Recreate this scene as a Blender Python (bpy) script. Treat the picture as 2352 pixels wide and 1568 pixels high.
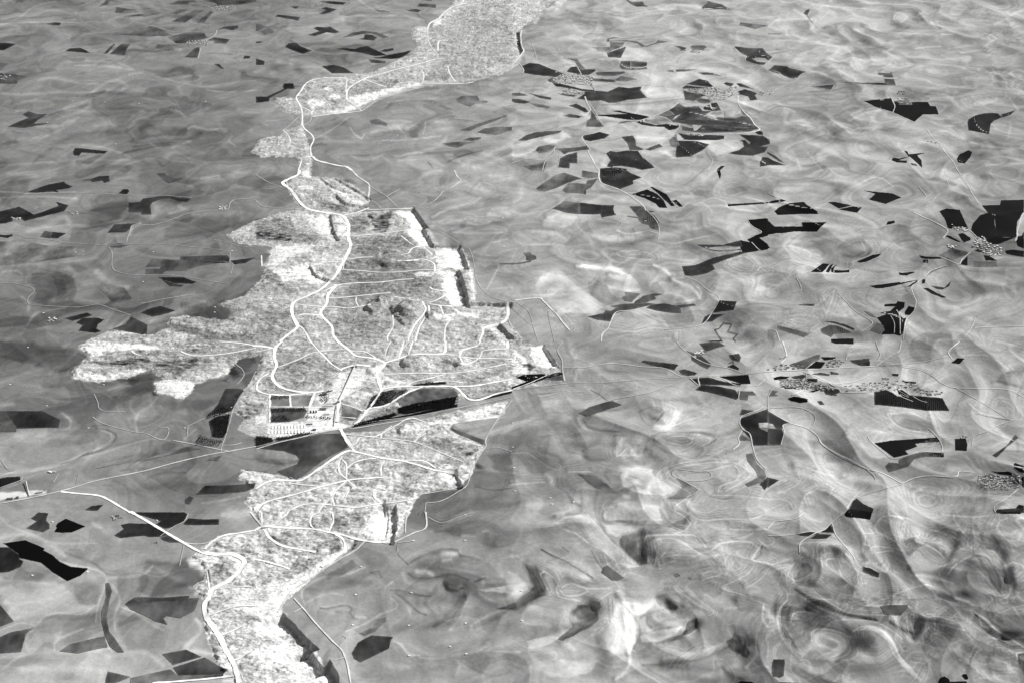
import bpy, math, random
import numpy as np
from mathutils import Vector
from mathutils.geometry import delaunay_2d_cdt

for o in list(bpy.data.objects):
    bpy.data.objects.remove(o, do_unlink=True)
SC = bpy.context.scene
COL = SC.collection
random.seed(5); RNG = np.random.default_rng(5)

# ---------------------------------------------------------------- camera, sky, sun, exposure
ALT = 4500.0; PITCH = math.radians(27.0); HFOV = math.radians(38.0)
FPX = 1250.0/math.tan(HFOV/2)                       # focal length in photograph pixels
cd = bpy.data.cameras.new('camera'); cam = bpy.data.objects.new('camera', cd); COL.objects.link(cam)
cam.location = (0, 0, ALT); cam.rotation_euler = (math.pi/2-PITCH, 0, 0)
cd.sensor_width = 36; cd.angle = HFOV; cd.clip_start = 10; cd.clip_end = 400000
SC.camera = cam
SUN_EL = math.radians(33); SUN_AZ = math.atan2(0.86, 0.5)   # azimuth clockwise from +Y (the view direction)
W = bpy.data.worlds.new("World"); SC.world = W; W.use_nodes = True
nt = W.node_tree; nt.nodes.clear()
sky = nt.nodes.new('ShaderNodeTexSky'); sky.sky_type = 'NISHITA'; sky.sun_disc = False
sky.sun_elevation = SUN_EL; sky.sun_rotation = SUN_AZ; sky.altitude = 800
bw = nt.nodes.new('ShaderNodeRGBToBW'); bg = nt.nodes.new('ShaderNodeBackground'); ow = nt.nodes.new('ShaderNodeOutputWorld')
nt.links.new(sky.outputs[0], bw.inputs[0]); nt.links.new(bw.outputs[0], bg.inputs[0]); nt.links.new(bg.outputs[0], ow.inputs[0])
bg.inputs[1].default_value = 0.08
sl = bpy.data.lights.new('sun', 'SUN'); sl.energy = 4.6; sl.angle = math.radians(0.5); sl.color = (1, 0.995, 0.985)
so = bpy.data.objects.new('sun', sl); COL.objects.link(so)
SD = Vector((math.sin(SUN_AZ)*math.cos(SUN_EL), math.cos(SUN_AZ)*math.cos(SUN_EL), math.sin(SUN_EL)))
so.rotation_euler = SD.to_track_quat('Z', 'Y').to_euler()
SC.view_settings.view_transform = 'Standard'; SC.view_settings.look = 'None'
SC.view_settings.gamma = 1; SC.view_settings.use_curve_mapping = False
SC.view_settings.exposure = 0.94
KA = 0.62                                            # albedo of a surface whose tone is 1.0
SC.render.engine = 'CYCLES'

# survey of the place: letter, numbers, picture points, by map sheet (@column row)
DATA = """
@00
F 75 455,12 480,0 600,0 560,14
F 68 905,65 960,20 970,0 1090,10 1080,20 1010,15 985,50
F 92 1055,120 1065,68 1180,85 1420,78 1290,95 1280,115 1150,128
F 82 1130,150 1300,130 1330,135 1440,122 1470,125 1330,160 1290,152 1140,160
F 75 1555,40 1640,8 1790,2 1810,20 1740,25 1730,45 1600,45
F 68 1575,200 1700,213 1870,100 1800,90
F 68 1805,208 1875,210 1960,115 1930,105
F 78 1560,130 1620,135 1740,95 1650,88
F 60 1780,72 1930,62 2000,45 1960,25 1850,10 1960,0 2350,0 2350,25 2200,45 2050,50
F 52 420,222 500,208 560,212 550,235 490,238
F 80 1030,325 1200,290 1390,238 1480,275 1590,330 1370,340 1190,325
F 70 1540,345 1650,318 1700,305 1880,305 1890,335 1920,345 1740,400 1620,403
F 68 1880,375 1970,345 2110,365 2075,405 1960,400 1970,380
F 60 2000,275 2050,250 2185,235 2190,262 2130,282 2060,270
F 28 -60,400 50,395 150,408 35,465 -60,460
F 35 600,472 640,448 740,443 790,465 830,490 700,482
F 62 945,500 1040,405 1065,405 985,495
F 58 1005,500 1110,408 1205,403 1165,450 1145,512
F 88 1415,470 1420,440 1450,410 1640,410 1640,425 1570,430 1560,470
F 100 1560,470 1570,440 1720,450 1650,472
F 68 1690,530 1790,445 1830,435 1830,470 1810,535
F 45 2230,545 2245,512 2300,520 2290,540
F 30 1965,590 2010,590 2060,635 2030,635
F 60 -60,675 110,680 245,708 195,725 165,745 155,773 -60,770
F 48 70,1165 260,1085 210,1055 260,1025 340,1050 440,1050 350,1105 310,1140 480,1130 380,1150 220,1180
F 32 670,1395 690,1362 750,1365 990,1392 955,1415 750,1405 725,1435 680,1430
T 7 .10 560,0 500,15 360,50 270,90 180,165 60,215
T 5 .10 0,225 250,208 540,205 800,215
R 4 175 1130,190 1230,205 1390,240 1480,262 1600,295 1880,292 2000,280
R 4 190 1990,280 1980,320 1940,350 1890,375
R 4 190 1845,440 1830,500 1820,540
T 12 .12 690,605 860,600 960,610 1060,620 1220,640 1090,580
T 14 .10 350,740 500,715 700,760 900,770
T 16 .10 820,870 980,760 1100,740 1170,790 1120,830 980,830
T 14 .10 1180,690 1330,670 1440,700 1560,740 1640,760
T 14 .10 0,860 200,870 500,850 800,850 900,840
T 18 .10 140,960 300,930 450,940 480,960 360,1000 150,1020
T 18 .10 590,1000 740,950 820,930 820,980 700,1040 520,1100
T 14 .10 340,1170 560,1160 600,1130 730,1080
T 18 .08 160,1280 400,1260 560,1190 690,1110
T 30 -.08 800,870 1000,850 1200,870
T 40 -.08 900,1080 1100,1000 1250,1030
T 25 -.08 1300,1190 1350,1140 1420,1190
T 30 -.07 1600,1190 1900,1220 2100,1230
T 25 -.08 300,1500 600,1280 900,1220 1100,1220
T 25 -.07 1880,1030 2050,990 2150,1010
T 12 .12 1730,1190 1760,1160 1900,1195 2000,1190
T 12 .12 1560,1010 1650,1030 1700,1075
T 14 .10 1380,1320 1500,1370 1750,1300
T 10 .12 2100,1280 2110,1310 2160,1340
T 12 .09 1650,760 1900,800 2200,750 2350,740
T 10 .12 1900,830 2100,850 2350,830
T 18 .09 880,1160 1000,1130 1060,1160
T 14 .10 640,1330 820,1340 1000,1370 1190,1440
T 14 .08 0,1520 200,1510 700,1480 1190,1470
T 18 -.06 700,1480 900,1490 1080,1460
T 30 .06 60,500 0,480
T 30 .05 900,380 1250,430 1450,350
@10
F 55 760,0 870,0 860,8 800,6
F 60 310,62 400,60 370,85
F 32 590,18 680,14 830,25 800,48 690,40
F 48 580,130 640,95 600,80 640,68 745,88 690,115 620,138
F 45 175,155 200,138 410,160 390,192
F 75 0,225 30,222 100,245 30,285 0,290
F 75 30,290 110,258 150,275 170,300 75,325
F 42 470,325 580,290 530,265 560,248 640,255 680,248 770,298 730,310 650,300 540,335
F 65 780,355 880,305 990,285 1110,300 1220,345 1170,355 1060,310 980,315 870,340
F 38 940,362 990,350 1000,318 1070,325 1115,350 1080,375
F 32 265,435 300,400 370,395 410,430 515,468 430,498 350,470
F 40 0,540 80,565 75,600 0,600
F 50 0,385 70,385 40,400 0,400
F 32 725,450 830,445 900,455 960,435 1020,425 1150,485 1200,510 1100,520 970,490 800,462
F 32 1135,475 1180,455 1260,445 1265,465 1200,480
F 30 1070,530 1140,525 1220,505 1340,485 1430,462 1400,495 1330,535 1250,545 1120,540
F 75 1030,545 1190,565 1190,585 1060,582
F 45 605,612 710,597 800,620 895,675 700,677
F 30 0,890 100,890 255,820 245,790 260,770 340,768 358,818 290,818 125,905 120,935 0,948
F 95 480,510 720,530 700,542 520,525
F 60 1480,60 1500,35 1655,42 1650,75 1510,65
F 50 1380,100 1470,85 1520,95 1490,115
F 50 1500,0 1610,0 1610,12
F 90 1090,95 1190,100 1240,118 1130,118
R 6 235 1910,0 1880,40 1800,70 1740,110 1680,175
R 6 235 2060,40 1950,35 1870,48
R 6 235 1680,175 1600,215 1575,270
B .2 15 1600,255 1680,180 1690,215 1620,250
R 6 215 1575,270 1580,370 1620,450 1665,500 1670,535
R 6 235 1670,470 1680,385 1760,378
R 6 245 1730,540 1660,545 1500,590 1350,625 1240,655 1090,700 990,730 870,800 835,850 835,915
R 6 220 1265,635 1275,590
R 6 235 990,730 1100,770 1200,805
R 6 240 910,750 820,725 700,715 560,728 480,755 435,800 420,830 380,880 370,910 410,980 425,1040 425,1150
R 6 220 435,810 460,850 390,890 410,865 480,860 600,890 640,930 690,985
R 6 225 410,980 490,1020 515,1060
R 6 225 835,915 870,945 970,1020
R 6 225 835,730 825,850
R 6 235 520,1075 700,1050 870,1035 980,1020
R 5 205 970,1025 1050,970 1150,910 1350,850 1550,800
R 6 235 1550,770 1900,770 2000,755
R 5 200 2000,750 2130,710 2280,640 2350,600
R 6 230 1520,650 1540,690 1535,750
R 6 230 1760,610 1780,680 1830,755
R 3 170 790,1115 900,1060 990,1035
T 4 .12 550,1275 700,1190 850,1080
R 6 235 425,1150 450,1190 510,1240 530,1290 500,1360 510,1440
R 4 190 515,1060 500,1110 420,1165
R 4 190 400,1070 340,1125 300,1165 250,1200
R 6 225 250,1200 290,1240 315,1300 290,1370
R 5 200 425,1150 340,1185 260,1195
R 6 240 510,1440 400,1455 420,1470 390,1568
R 7 240 520,1440 560,1475 650,1500 760,1525 830,1535 880,1568
B .25 20 450,940 550,920 630,940 620,970 540,965 520,1040 500,1040 500,970 460,960
B .25 15 665,890 720,860 770,880 790,910 740,905 690,905
B .2 8 615,815 650,805 690,815 660,832
B .2 20 840,890 1150,850 1500,770 1530,790 1200,880 1000,960 870,950
B .15 20 740,1010 1000,950 1010,1000 880,1020 720,1030
D -.2 20 690,930 740,920 760,950 710,980
D -.12 25 870,800 1100,740 1400,740 1200,810 1000,870 870,880
D -.15 15 1250,760 1310,705 1310,740 1270,790
D -.15 12 1480,800 1520,785 1535,800
D -.12 12 1120,770 1300,830 1200,800
D -.1 30 1900,180 2300,300 2350,400 2350,200
D -.1 20 1500,740 2100,715 2200,700 1600,690
D -.1 25 380,900 500,870 640,940 600,910
B .15 20 1650,200 1750,110 1780,130 1690,220
T 25 -.08 2200,700 1900,780 1700,800 1300,900 1200,1000
T 30 -.08 950,1200 1000,1170 1100,1130
T 25 -.07 550,1190 750,1150 850,1100
T 14 .12 1130,1095 1200,1115 1320,1110 1420,1125
T 25 .10 1560,1120 1700,1120 1800,1170 1700,1190
T 20 .10 1060,1220 1200,1180 1450,1160
T 8 .14 860,1170 900,1230 970,1280 990,1245
T 5 .12 1300,1160 1330,1200 1370,1240 1380,1270
T 5 .12 1560,1130 1545,1200 1530,1240
T 10 .12 1160,1290 1350,1290 1550,1270 1700,1250
T 15 .08 550,1310 700,1300 900,1310
T 12 .08 1000,860 1300,880 1500,850 1650,830
T 10 .10 1190,970 1230,940 1400,920 1620,910 1750,910
T 25 -.07 1200,960 1500,930 1700,950
T 14 .10 870,1430 950,1470 1080,1460 1170,1420
T 20 .12 1280,1440 1500,1400 1700,1330 1750,1250
T 20 .10 1300,1480 1500,1440 1800,1420
T 25 .10 1750,1440 1900,1520
T 25 .12 1950,1490 2150,1420 2350,1330
T 30 .10 2000,1540 2200,1480 2350,1420
T 5 -.15 1760,1490 1900,1430 2080,1385
T 5 -.18 1580,1490 1620,1540
F 95 1830,910 1890,885 2030,880 2055,925 2130,930 2120,950 2030,955 1960,983 1850,945
F 78 1870,1200 2060,1130 2310,1058 2300,1072 2150,1130 2060,1165 1960,1205
F 85 2025,1220 2100,1180 2200,1168 2350,1168 2350,1200 2200,1245 2080,1228
F 82 1895,1290 1960,1268 2065,1262 2070,1278 1990,1298
F 85 1710,1322 1830,1305 2020,1305 1930,1330 1850,1360 1780,1350
F 95 1040,1105 1130,1095 1210,1140 1200,1160 1060,1140
T 40 -.08 100,640 300,620 500,700
T 30 .08 200,560 320,550 320,600
T 30 .08 0,660 100,640 160,680
T 10 .10 300,350 450,440 600,490 900,490
T 12 .10 720,180 900,150 1100,150 1300,140
T 18 .08 500,250 800,190
T 8 .12 940,0 1010,50 1080,90 1140,120
T 14 .08 1160,160 1350,150 1500,180
T 16 .08 640,300 700,330 620,370
T 20 .08 1180,340 1400,300
T 12 -.10 1160,310 1300,280 1420,290
T 30 -.07 850,220 1000,240
T 14 .10 900,590 1040,560 1080,590
T 12 .10 420,620 600,620 700,680 1000,690
@20
F 75 1045,0 1100,20 1200,18 1220,50 1270,62 1150,65 1095,45
F 72 1742,70 1760,55 1800,30 1790,10 1830,25 1920,40 2008,92 1900,88 1790,92 1750,85
F 95 2085,232 2095,207 2350,238 2230,270
F 85 865,385 870,360 930,345 990,350 900,360 895,378 1050,372 1150,385 1230,425 1320,395 1340,370 1445,388 1330,405 1240,435 1190,435 1150,400 1050,382
F 98 720,440 900,435 900,390 1030,395 1015,430 915,470 910,480 830,480 780,465 775,450
F 62 868,485 910,480 940,468 1050,430 1000,535 885,528
F 60 1490,422 1545,428 1600,442 1598,472 1548,470 1545,452
F 78 1632,430 1660,418 1770,420 1788,440 1755,467 1700,460 1650,455
F 60 2040,432 2060,430 2180,445 2300,445 2318,470 2350,500 2392,528 2350,560 2330,540 2260,530 2205,545 2250,570 2345,578 2310,600 2220,595 2130,555 2155,520 2090,485
F 42 92,610 160,580 250,590 330,625 440,665 490,690 400,710 200,690 100,670 110,650
F 45 505,655 540,620 600,612 640,640 760,640 770,655 700,695 640,690 510,665
F 95 510,540 600,542 640,600 680,640 640,650 600,620 580,570
F 70 1000,565 1088,562 1090,645 1010,640 985,620
F 68 1092,562 1240,575 1240,640 1092,645
F 70 770,665 1030,660 1040,675 940,700 860,700 780,695
F 85 1410,655 1520,640 1710,638 1590,660 1470,665
F 75 1710,670 1780,668 1860,675 1925,702 1820,692 1760,690
F 78 740,722 940,735 980,715 1000,700 1150,730 1060,750 950,745 950,760 830,755 740,745
F 40 1600,775 1720,728 1790,745 1830,780 1850,800 1780,800 1700,790
F 55 1565,805 1600,785 1700,798 1830,812 1720,818 1570,818
F 85 325,735 380,710 370,740 420,765 340,755
F 50 410,860 520,870 600,880 570,892 500,885
F 42 370,760 480,780 640,820 760,830 730,795 770,855 700,850 560,820 400,795
F 50 660,850 770,835 880,845 980,800 1070,812 1190,798 1180,830 1200,860 1240,902 1060,920 970,945 890,950 820,925 730,930 600,910 620,895 670,860
F 28 800,850 900,845 1010,805 1085,815 1000,840 900,855
F 58 1570,832 1640,852 1720,870 1750,895 1670,930 1590,920
F 45 1650,855 1760,870 1780,888 1720,885
F 78 1690,920 1720,905 1800,915 1830,940 1770,955 1720,945
F 40 2058,770 2100,768 2230,825 2180,815 2090,800
F 35 2078,840 2140,822 2180,835 2250,860 2230,880 2255,918 2190,925 2170,890 2080,870
F 40 1940,770 1970,758 2040,772 2010,800 1980,790
F 85 0,858 70,855 145,880 60,885 0,880
F 45 155,860 360,900 360,920 260,905
F 55 0,910 60,912 170,940 120,955 40,950 0,935
F 85 160,948 280,962 360,985 330,1000 230,985
F 42 520,975 590,955 680,1000 700,1030 670,1035 600,1000
F 62 475,1065 530,1047 640,1070 620,1088 520,1080
F 70 690,1110 720,1090 730,1040 700,985 760,1060 790,1110 840,1165 770,1170 680,1165
F 20 918,1022 970,1018 1240,1070 1260,1080 1180,1105 1060,1102 920,1080 750,1060 900,1055 1060,1050
F 70 970,1140 1060,1130 1150,1110 1000,1120
F 22 1140,1125 1200,1105 1210,1125 1330,1150 1420,1140 1545,1162 1500,1190 1440,1200 1400,1170 1290,1165 1190,1148
F 68 1340,1055 1440,1005 1525,950 1590,985 1710,978 1750,1020 1850,1020 1880,965 1820,950 1900,990 1920,1015 1830,1025 1780,1060 1860,1095 1890,1080 2060,1085 2110,1055 2105,1005 2160,1060 2220,1120 2262,1185 2190,1210 2000,1215 1770,1225 1560,1200 1560,1160 1650,1180 1680,1175 1590,1130 1470,1125 1420,1080
F 36 1760,985 1810,965 1850,1020 1760,1010
F 30 1820,955 1880,945 1915,1010 1850,1015
F 30 1820,1180 2200,1160 2220,1190 2050,1215 1810,1212 1840,1190
F 75 2060,945 2100,1000 2160,1040 2200,1070 2250,1105 2180,1060 2110,1010
F 30 1530,1225 1620,1245 1780,1242 1950,1248 1945,1280 1880,1290 1620,1290 1570,1285 1560,1265
F 60 55,1295 130,1245 210,1220 300,1208 460,1203 435,1225 360,1240 200,1275 130,1295
F 40 650,1260 680,1238 800,1215 900,1240 850,1275 720,1300 670,1290
F 62 1005,1260 1110,1248 1135,1290 1140,1340 1210,1375 1180,1382 1080,1380 1060,1320
F 68 1220,1375 1350,1325 1385,1350 1270,1385
F 92 215,1385 240,1350 320,1335 400,1340 370,1375 310,1405 250,1410
F 62 400,1370 600,1355 700,1340 705,1375 600,1390 520,1400 480,1420 450,1395
F 70 418,1540 440,1460 500,1425 600,1402 600,1505 530,1500 528,1550
F 95 110,1530 200,1515 310,1485 320,1500 295,1568 180,1568
F 36 865,1410 900,1390 960,1400 1060,1385 1155,1388 1200,1450 1290,1520 1310,1545 1190,1565 1130,1545 1000,1525 930,1530 920,1545 870,1530 905,1475
F 30 810,1550 950,1540 1060,1555 1050,1568 810,1568
F 95 1440,1290 1510,1230 1520,1290 1540,1340 1510,1360 1460,1345
F 38 1520,1295 1700,1300 1810,1330 1770,1370 1720,1400 1640,1440 1510,1448 1500,1420
F 38 1985,1410 2080,1382 2130,1350 2120,1310 2095,1290 2140,1290 2180,1330 2190,1310 2100,1250 2090,1240 2300,1248 2362,1285 2366,1326 2270,1350 2352,1350 2320,1400 2210,1435 2080,1425
F 25 2230,1215 2270,1200 2300,1215 2305,1245 2260,1240
F 42 2280,1480 2300,1445 2350,1450 2400,1478 2500,1515 2520,1520 2350,1522 2275,1535
F 50 2345,1395 2410,1430 2500,1500 2460,1490 2345,1412
F 30 1880,1560 1920,1525 1955,1530 1910,1568
F 100 700,0 701,0 702,1
R 4 225 90,280 80,340 90,430 110,470 80,510 40,560 0,600
R 5 195 50,560 105,640 100,680
R 4 200 2035,435 2090,490 2150,520 2140,560 2200,585 2270,600
R 4 205 1000,770 1150,785 1400,800 1570,825
R 4 195 760,750 950,768 1050,778
R 4 200 640,690 600,620 555,560
R 5 215 670,890 690,950 720,1010 680,1060 650,1070
R 4 200 700,940 760,1020 800,1100 850,1165
R 5 210 1530,945 1460,1000 1320,1065 1200,1105 1060,1130 860,1175 790,1215 690,1240 650,1245 645,1280 690,1340 720,1380 700,1385 600,1395 500,1425 450,1440
R 5 215 715,1380 700,1395 740,1470 770,1530 800,1568
R 4 200 1340,1068 1420,1090 1470,1125 1540,1150 1510,1200 1440,1265 1400,1310
R 5 215 2075,880 2080,960 2130,1030 2190,1090 2230,1150 2270,1200 2100,1230 1850,1235 1600,1235
R 4 195 2000,940 2060,930 2080,950
R 4 200 1790,700 1795,745 1850,770 1850,800 1790,830
R 4 205 1820,950 1830,1000 1860,1015
R 4 195 2120,1060 2050,1085 1940,1085
R 4 205 450,1350 400,1350 370,1395 300,1430 100,1470 0,1500
R 4 190 390,1370 380,1430 310,1480 280,1568
R 4 190 1800,1350 1790,1400 1840,1480 1800,1568
R 4 180 440,1390 430,1490 420,1540
R 3 190 180,370 190,430 215,490 225,560
R 3 170 210,465 300,455
R 4 180 1700,320 1710,350 1770,370 1740,330
R 3 195 2350,560 2300,620 2200,690 2165,720
R 3 180 380,420 520,560
T 12 -.12 820,965 1000,960 1200,950 1400,925 1560,910
T 10 .14 1000,950 1200,940 1560,900
T 25 .10 940,50 950,90 1010,100 1030,180 1200,130 1500,70
T 20 .08 1350,100 1430,130 1340,190
T 30 -.07 350,190 600,200 900,220
T 30 -.08 500,400 650,385 850,410
T 20 .08 330,350 500,365 800,350
T 20 .08 860,150 1000,180
T 15 -.08 1320,190 1380,140
T 25 .06 1500,50 1700,40 1750,130 2000,170
T 40 .08 1000,500 1300,530 1500,560
T 20 .10 1600,490 1800,490 1900,430 1850,410
T 20 .12 1600,640 1800,640 2000,680 2200,780 2300,840
T 40 .12 1200,830 1350,870 1500,850
T 40 .10 1100,690 1400,720 1600,700
T 30 .12 2150,900 2130,960 2200,1020
T 30 .08 900,980 1200,1000 1400,970
T 30 .10 50,1000 250,1010 450,1050
T 25 .10 0,1140 200,1130 400,1090
T 30 .14 0,1350 200,1310 450,1280 500,1220 530,1260
T 25 .10 0,1430 200,1430
T 30 .12 1140,1260 1300,1290 1400,1260
T 25 .10 800,1410 860,1460 820,1530
T 60 .14 1700,1290 2000,1300 2080,1340 1950,1370 1850,1330
T 20 .10 1200,1400 1400,1400 1480,1450
T 25 -.06 1900,1500 2150,1480 2250,1400
T 25 -.07 2080,60 2250,100 2350,60
T 20 .10 1250,60 1400,100 1500,80
@30
F 75 0,505 40,530 0,560
F 60 325,125 350,95 390,82 375,120 360,145
T 5 -.2 360,145 380,180 405,210
F 75 0,312 110,312 130,300 110,320 0,318
F 60 0,650 60,602 170,610 200,630 350,662 305,680 260,730 200,720 150,700 100,680
F 72 1015,690 1010,670 1040,672 1110,675 1135,662 1175,790 1080,775 1060,695
F 62 710,760 1080,765 1150,790 900,775 710,770
F 62 385,802 450,790 605,782 585,828 500,812
R 4 210 0,580 40,540 70,500
R 4 190 360,662 300,690 260,740 150,790 60,830
R 4 200 140,710 100,670 50,655
R 4 195 400,800 600,778 850,778 960,805 1080,850 1120,880 1145,930 1165,980 1145,1040
R 5 190 1000,995 1150,1040 1340,1130
R 3 170 605,785 570,860 550,940
F 5 880,930 1130,905 1140,935 1165,980 1145,1035 990,985
F 4 1150,935 1195,930 1205,965 1320,968 1315,940 1470,940 1490,978 1540,978 1568,1052 1420,1055 1345,1122 1150,1035 1168,980
F 95 1195,925 1280,905 1325,968 1205,965
F 22 1832,1130 1840,1100 1900,1065 1980,1045 2060,1040 2110,1045 2150,1080 2080,1110 2045,1140 2030,1235 1950,1220 1840,1200
F 30 2140,1055 2280,1012 2230,1055 2150,1085
F 5 1732,1460 1760,1420 1840,1382 1875,1400 1855,1450 1805,1505 1745,1495
F 18 1250,1390 1280,1392 1290,1420 1440,1408 1370,1430 1410,1480 1415,1545 1370,1500 1300,1440 1200,1475 1280,1480 1270,1500 1180,1495 1135,1475 1150,1452 1210,1460 1290,1440
F 30 1305,1500 1360,1510 1370,1530 1320,1518
F 70 0,1285 20,1300 15,1328 0,1325
T 25 -.08 1160,70 1400,60 1700,100 1900,160
T 15 .12 400,40 700,80 900,100 1150,110 1280,160 1220,210
T 25 .08 550,80 620,150 500,230
T 25 -.08 1130,230 1300,210 1500,250
T 6 -.12 1510,185 1540,230 1590,270
T 8 .10 1160,350 1400,300 1560,270
T 7 .2 1350,450 1450,435 1590,430
T 5 .2 1590,315 1690,322
T 4 .14 1990,310 2060,330 2100,360 2020,395 2010,420 1970,435
T 6 .1 1660,450 1850,425 1890,430
T 6 .1 1770,490 2000,460
T 20 .07 1230,590 1400,600 1350,570
T 12 .12 2350,90 2250,130 2180,180 2080,230
T 20 -.07 2180,190 2350,200
T 15 -.07 2000,260 2350,270
T 16 .10 350,590 550,610 700,620
T 12 -.06 620,540 780,630
T 20 .08 850,550 1200,540
T 14 .10 400,180 200,180 0,200
T 12 .14 240,95 300,130 370,180
T 25 .08 160,260 0,290
T 20 .10 420,250 300,380 430,330 650,390
T 16 -.08 440,300 600,370
T 14 .12 700,1000 800,970 870,1000 760,1050 690,1000
T 14 .12 740,1110 900,1040 1050,1010
T 25 -.09 600,1240 700,1190 900,1210 1200,1180
T 30 -.10 350,1220 500,1280 800,1310 950,1320
T 25 .12 170,1130 300,1110 370,1140 250,1170
T 25 .10 350,1280 430,1340 600,1400 700,1470
T 4 .10 220,1390 270,1470 300,1568
T 4 .10 360,1400 420,1480 500,1568
T 20 .10 1330,820 1500,850 1650,890 1500,920
T 25 -.08 1800,1300 1900,1290 2150,1330
T 25 -.10 1830,1300 1870,1370 1930,1350
T 30 -.08 1900,1450 2050,1400 2200,1350
T 25 -.08 900,1400 1100,1380 1260,1380
T 30 -.05 1700,700 2100,660 2350,680
T 12 .10 2260,720 2230,680 2000,660
T 10 .10 2290,1000 2240,940 2180,870
T 20 .08 1900,960 2080,930 2100,910
T 5 .10 1500,1120 1620,1160 1800,1150
R 5 205 1460,1190 1520,1280 1580,1330 1640,1420 1700,1490 1740,1568
T 14 .10 2000,1520 2350,1500
T 12 .08 2050,1150 2220,1120 2200,1280
@01
F 35 -80,385 0,375 180,333 240,365 310,405 370,388 540,325 515,290 630,320 590,375 230,465 190,440 110,450 120,465 50,487 -80,490
F 30 245,200 440,130 590,102 600,120 665,148 630,165 520,180 540,203 480,195 330,205
F 30 740,92 830,80 900,55 1005,48 1008,100 960,115 940,95 850,107 825,92
F 60 1440,30 1505,22 1580,70 1695,68 1620,98 1550,120 1520,105
F 38 1085,213 1130,172 1175,172 1188,190 1165,220
F 42 1180,385 1182,295 1280,290 1320,255 1500,235 1560,235 1650,255 1755,258 1720,290 1640,285 1560,255 1480,262 1400,295 1380,320 1390,405 1300,405 1295,385
F 48 988,572 1050,495 1245,485 1160,568
F 30 -80,580 50,595 110,585 120,600 70,620 -80,600
F 58 365,612 410,555 480,565 460,625
F 34 480,565 610,575 530,625 455,620
F 100 -80,650 250,655 480,700 770,695 795,775 480,820 -80,880
F 70 1335,885 1400,808 1650,825 1660,790 2080,778 2112,800 2110,845 1960,855 1800,885 1710,918 1520,925 1490,950 1338,950 1340,905 1470,900 1475,888
F 48 1650,825 1670,790 2080,778 2112,800 2110,845 1960,855 1840,850 1750,830
F 42 2115,828 2350,797 2250,852 2150,862
F 28 1450,980 1680,980 1805,1025 1770,1040 1600,1035 1500,1005
F 38 1490,1005 1600,1040 1690,1052 1660,1068 1560,1062
F 90 895,1065 1010,1100 960,1045 1140,1075 1215,1180 1080,1210 1080,1255 960,1230 1015,1195 980,1145
F 36 1292,1305 1350,1275 1470,1242 1610,1285 1545,1310 1405,1342
F 30 595,1355 800,1305 850,1328 670,1380
F 34 700,1395 760,1352 900,1352 960,1370 900,1410 885,1450 930,1475 880,1490 720,1470 760,1420
F 52 1035,1450 1150,1410 1205,1340 1355,1415 1345,1500 1300,1505 1190,1480
F 108 1355,1415 1530,1380 1540,1430 1420,1500 1345,1505
F 95 570,640 610,640 580,670
F 70 985,685 1100,670 1190,682 1110,710 1000,705
A -.09 30 300,950 600,940 760,1060 610,1100 480,1180 420,1240 300,1200 330,1080 260,1020
A -.07 25 820,280 960,210 1180,230 1170,400 1000,420 850,370
A -.07 25 1500,560 1700,420 2100,420 2200,380 2200,480 1900,620 1500,620
A -.07 25 700,540 1000,440 1100,420 1000,520 780,540
A -.08 25 1640,1230 2000,1240 2110,1260 2090,1380 1960,1410 1700,1330
T 5 .12 0,195 150,200 240,210 400,205 700,195
R 4 170 400,205 1000,215 1300,235 1500,230 1760,250
R 4 185 2350,270 2200,260 2120,290 2090,360 1990,365 1750,390 1550,460 1400,500 1230,500 1190,570 1160,660
T 14 .18 1190,590 1220,520 1290,480
R 4 165 0,570 130,580 250,620 400,630 600,660 850,680 1000,690 1400,672 1750,700 2080,740 2112,790 2110,840 2140,860 2120,950
R 5 160 1000,700 1030,760 1030,880 1080,930 1250,960 1600,965 1900,1010 2100,1040
R 5 160 0,1030 150,1040 280,1070 315,1110 260,1170 270,1230 400,1240 700,1255 900,1230 1020,1270 1120,1300 1200,1330
T 18 .14 200,1160 270,1220 260,1280
R 4 190 1300,1222 1500,1180 1790,1135
R 3 175 1960,635 2100,660 2200,695 2350,705
T 10 .10 30,250 200,240 450,240 700,255
T 35 .12 260,560 400,500 600,430 640,480
T 30 .10 400,300 500,270 700,260
T 30 .10 1400,300 1450,380 1400,430
T 25 .14 1560,390 1650,370 1690,350 1640,330
T 40 .14 890,930 950,990 1060,1040 1170,1070
T 25 .09 620,1060 800,1040 900,1030
T 25 .08 500,1200 700,1180 900,1220
T 20 .09 1280,1090 1400,1090 1500,1070
T 25 .09 1050,90 1180,60 1250,70
T 20 .12 1850,70 2000,50 2020,80 1850,110 1720,150
T 20 .07 1000,600 1250,590 1500,530 1700,540
T 14 .12 250,1420 330,1310 480,1280 600,1260
T 18 .06 200,1500 250,1420 350,1450 480,1440
T 10 .12 1010,1450 1100,1420 1180,1340
T 25 .10 1380,1380 1550,1320 1700,1260 1880,1200
T 18 .08 120,880 300,860 520,850 900,800
T 12 .10 20,930 150,920 200,950
T 40 .10 80,30 300,60 500,30
T 30 .10 1400,400 1250,390
T 20 -.06 0,1180 250,1200
T 25 .05 50,1560 180,1500 220,1560
@11
R 9 250 400,0 385,40 260,100 250,125 320,180 400,290 480,355 620,385 760,405 820,440 850,510 850,620 870,690 830,790 780,880 720,980 600,1090 480,1150 350,1210 330,1270 340,1340 380,1420 370,1450 290,1510 220,1568
R 6 220 280,100 300,160 360,240 400,290
R 6 245 820,820 960,800 1075,795
R 5 225 780,910 950,920 1150,935 1350,930 1500,915 1850,915 1950,905
R 6 245 620,1110 750,1055 900,1035 1150,1025 1300,1005 1450,995
R 6 245 660,1170 800,1165 1050,1140 1240,1120
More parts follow.
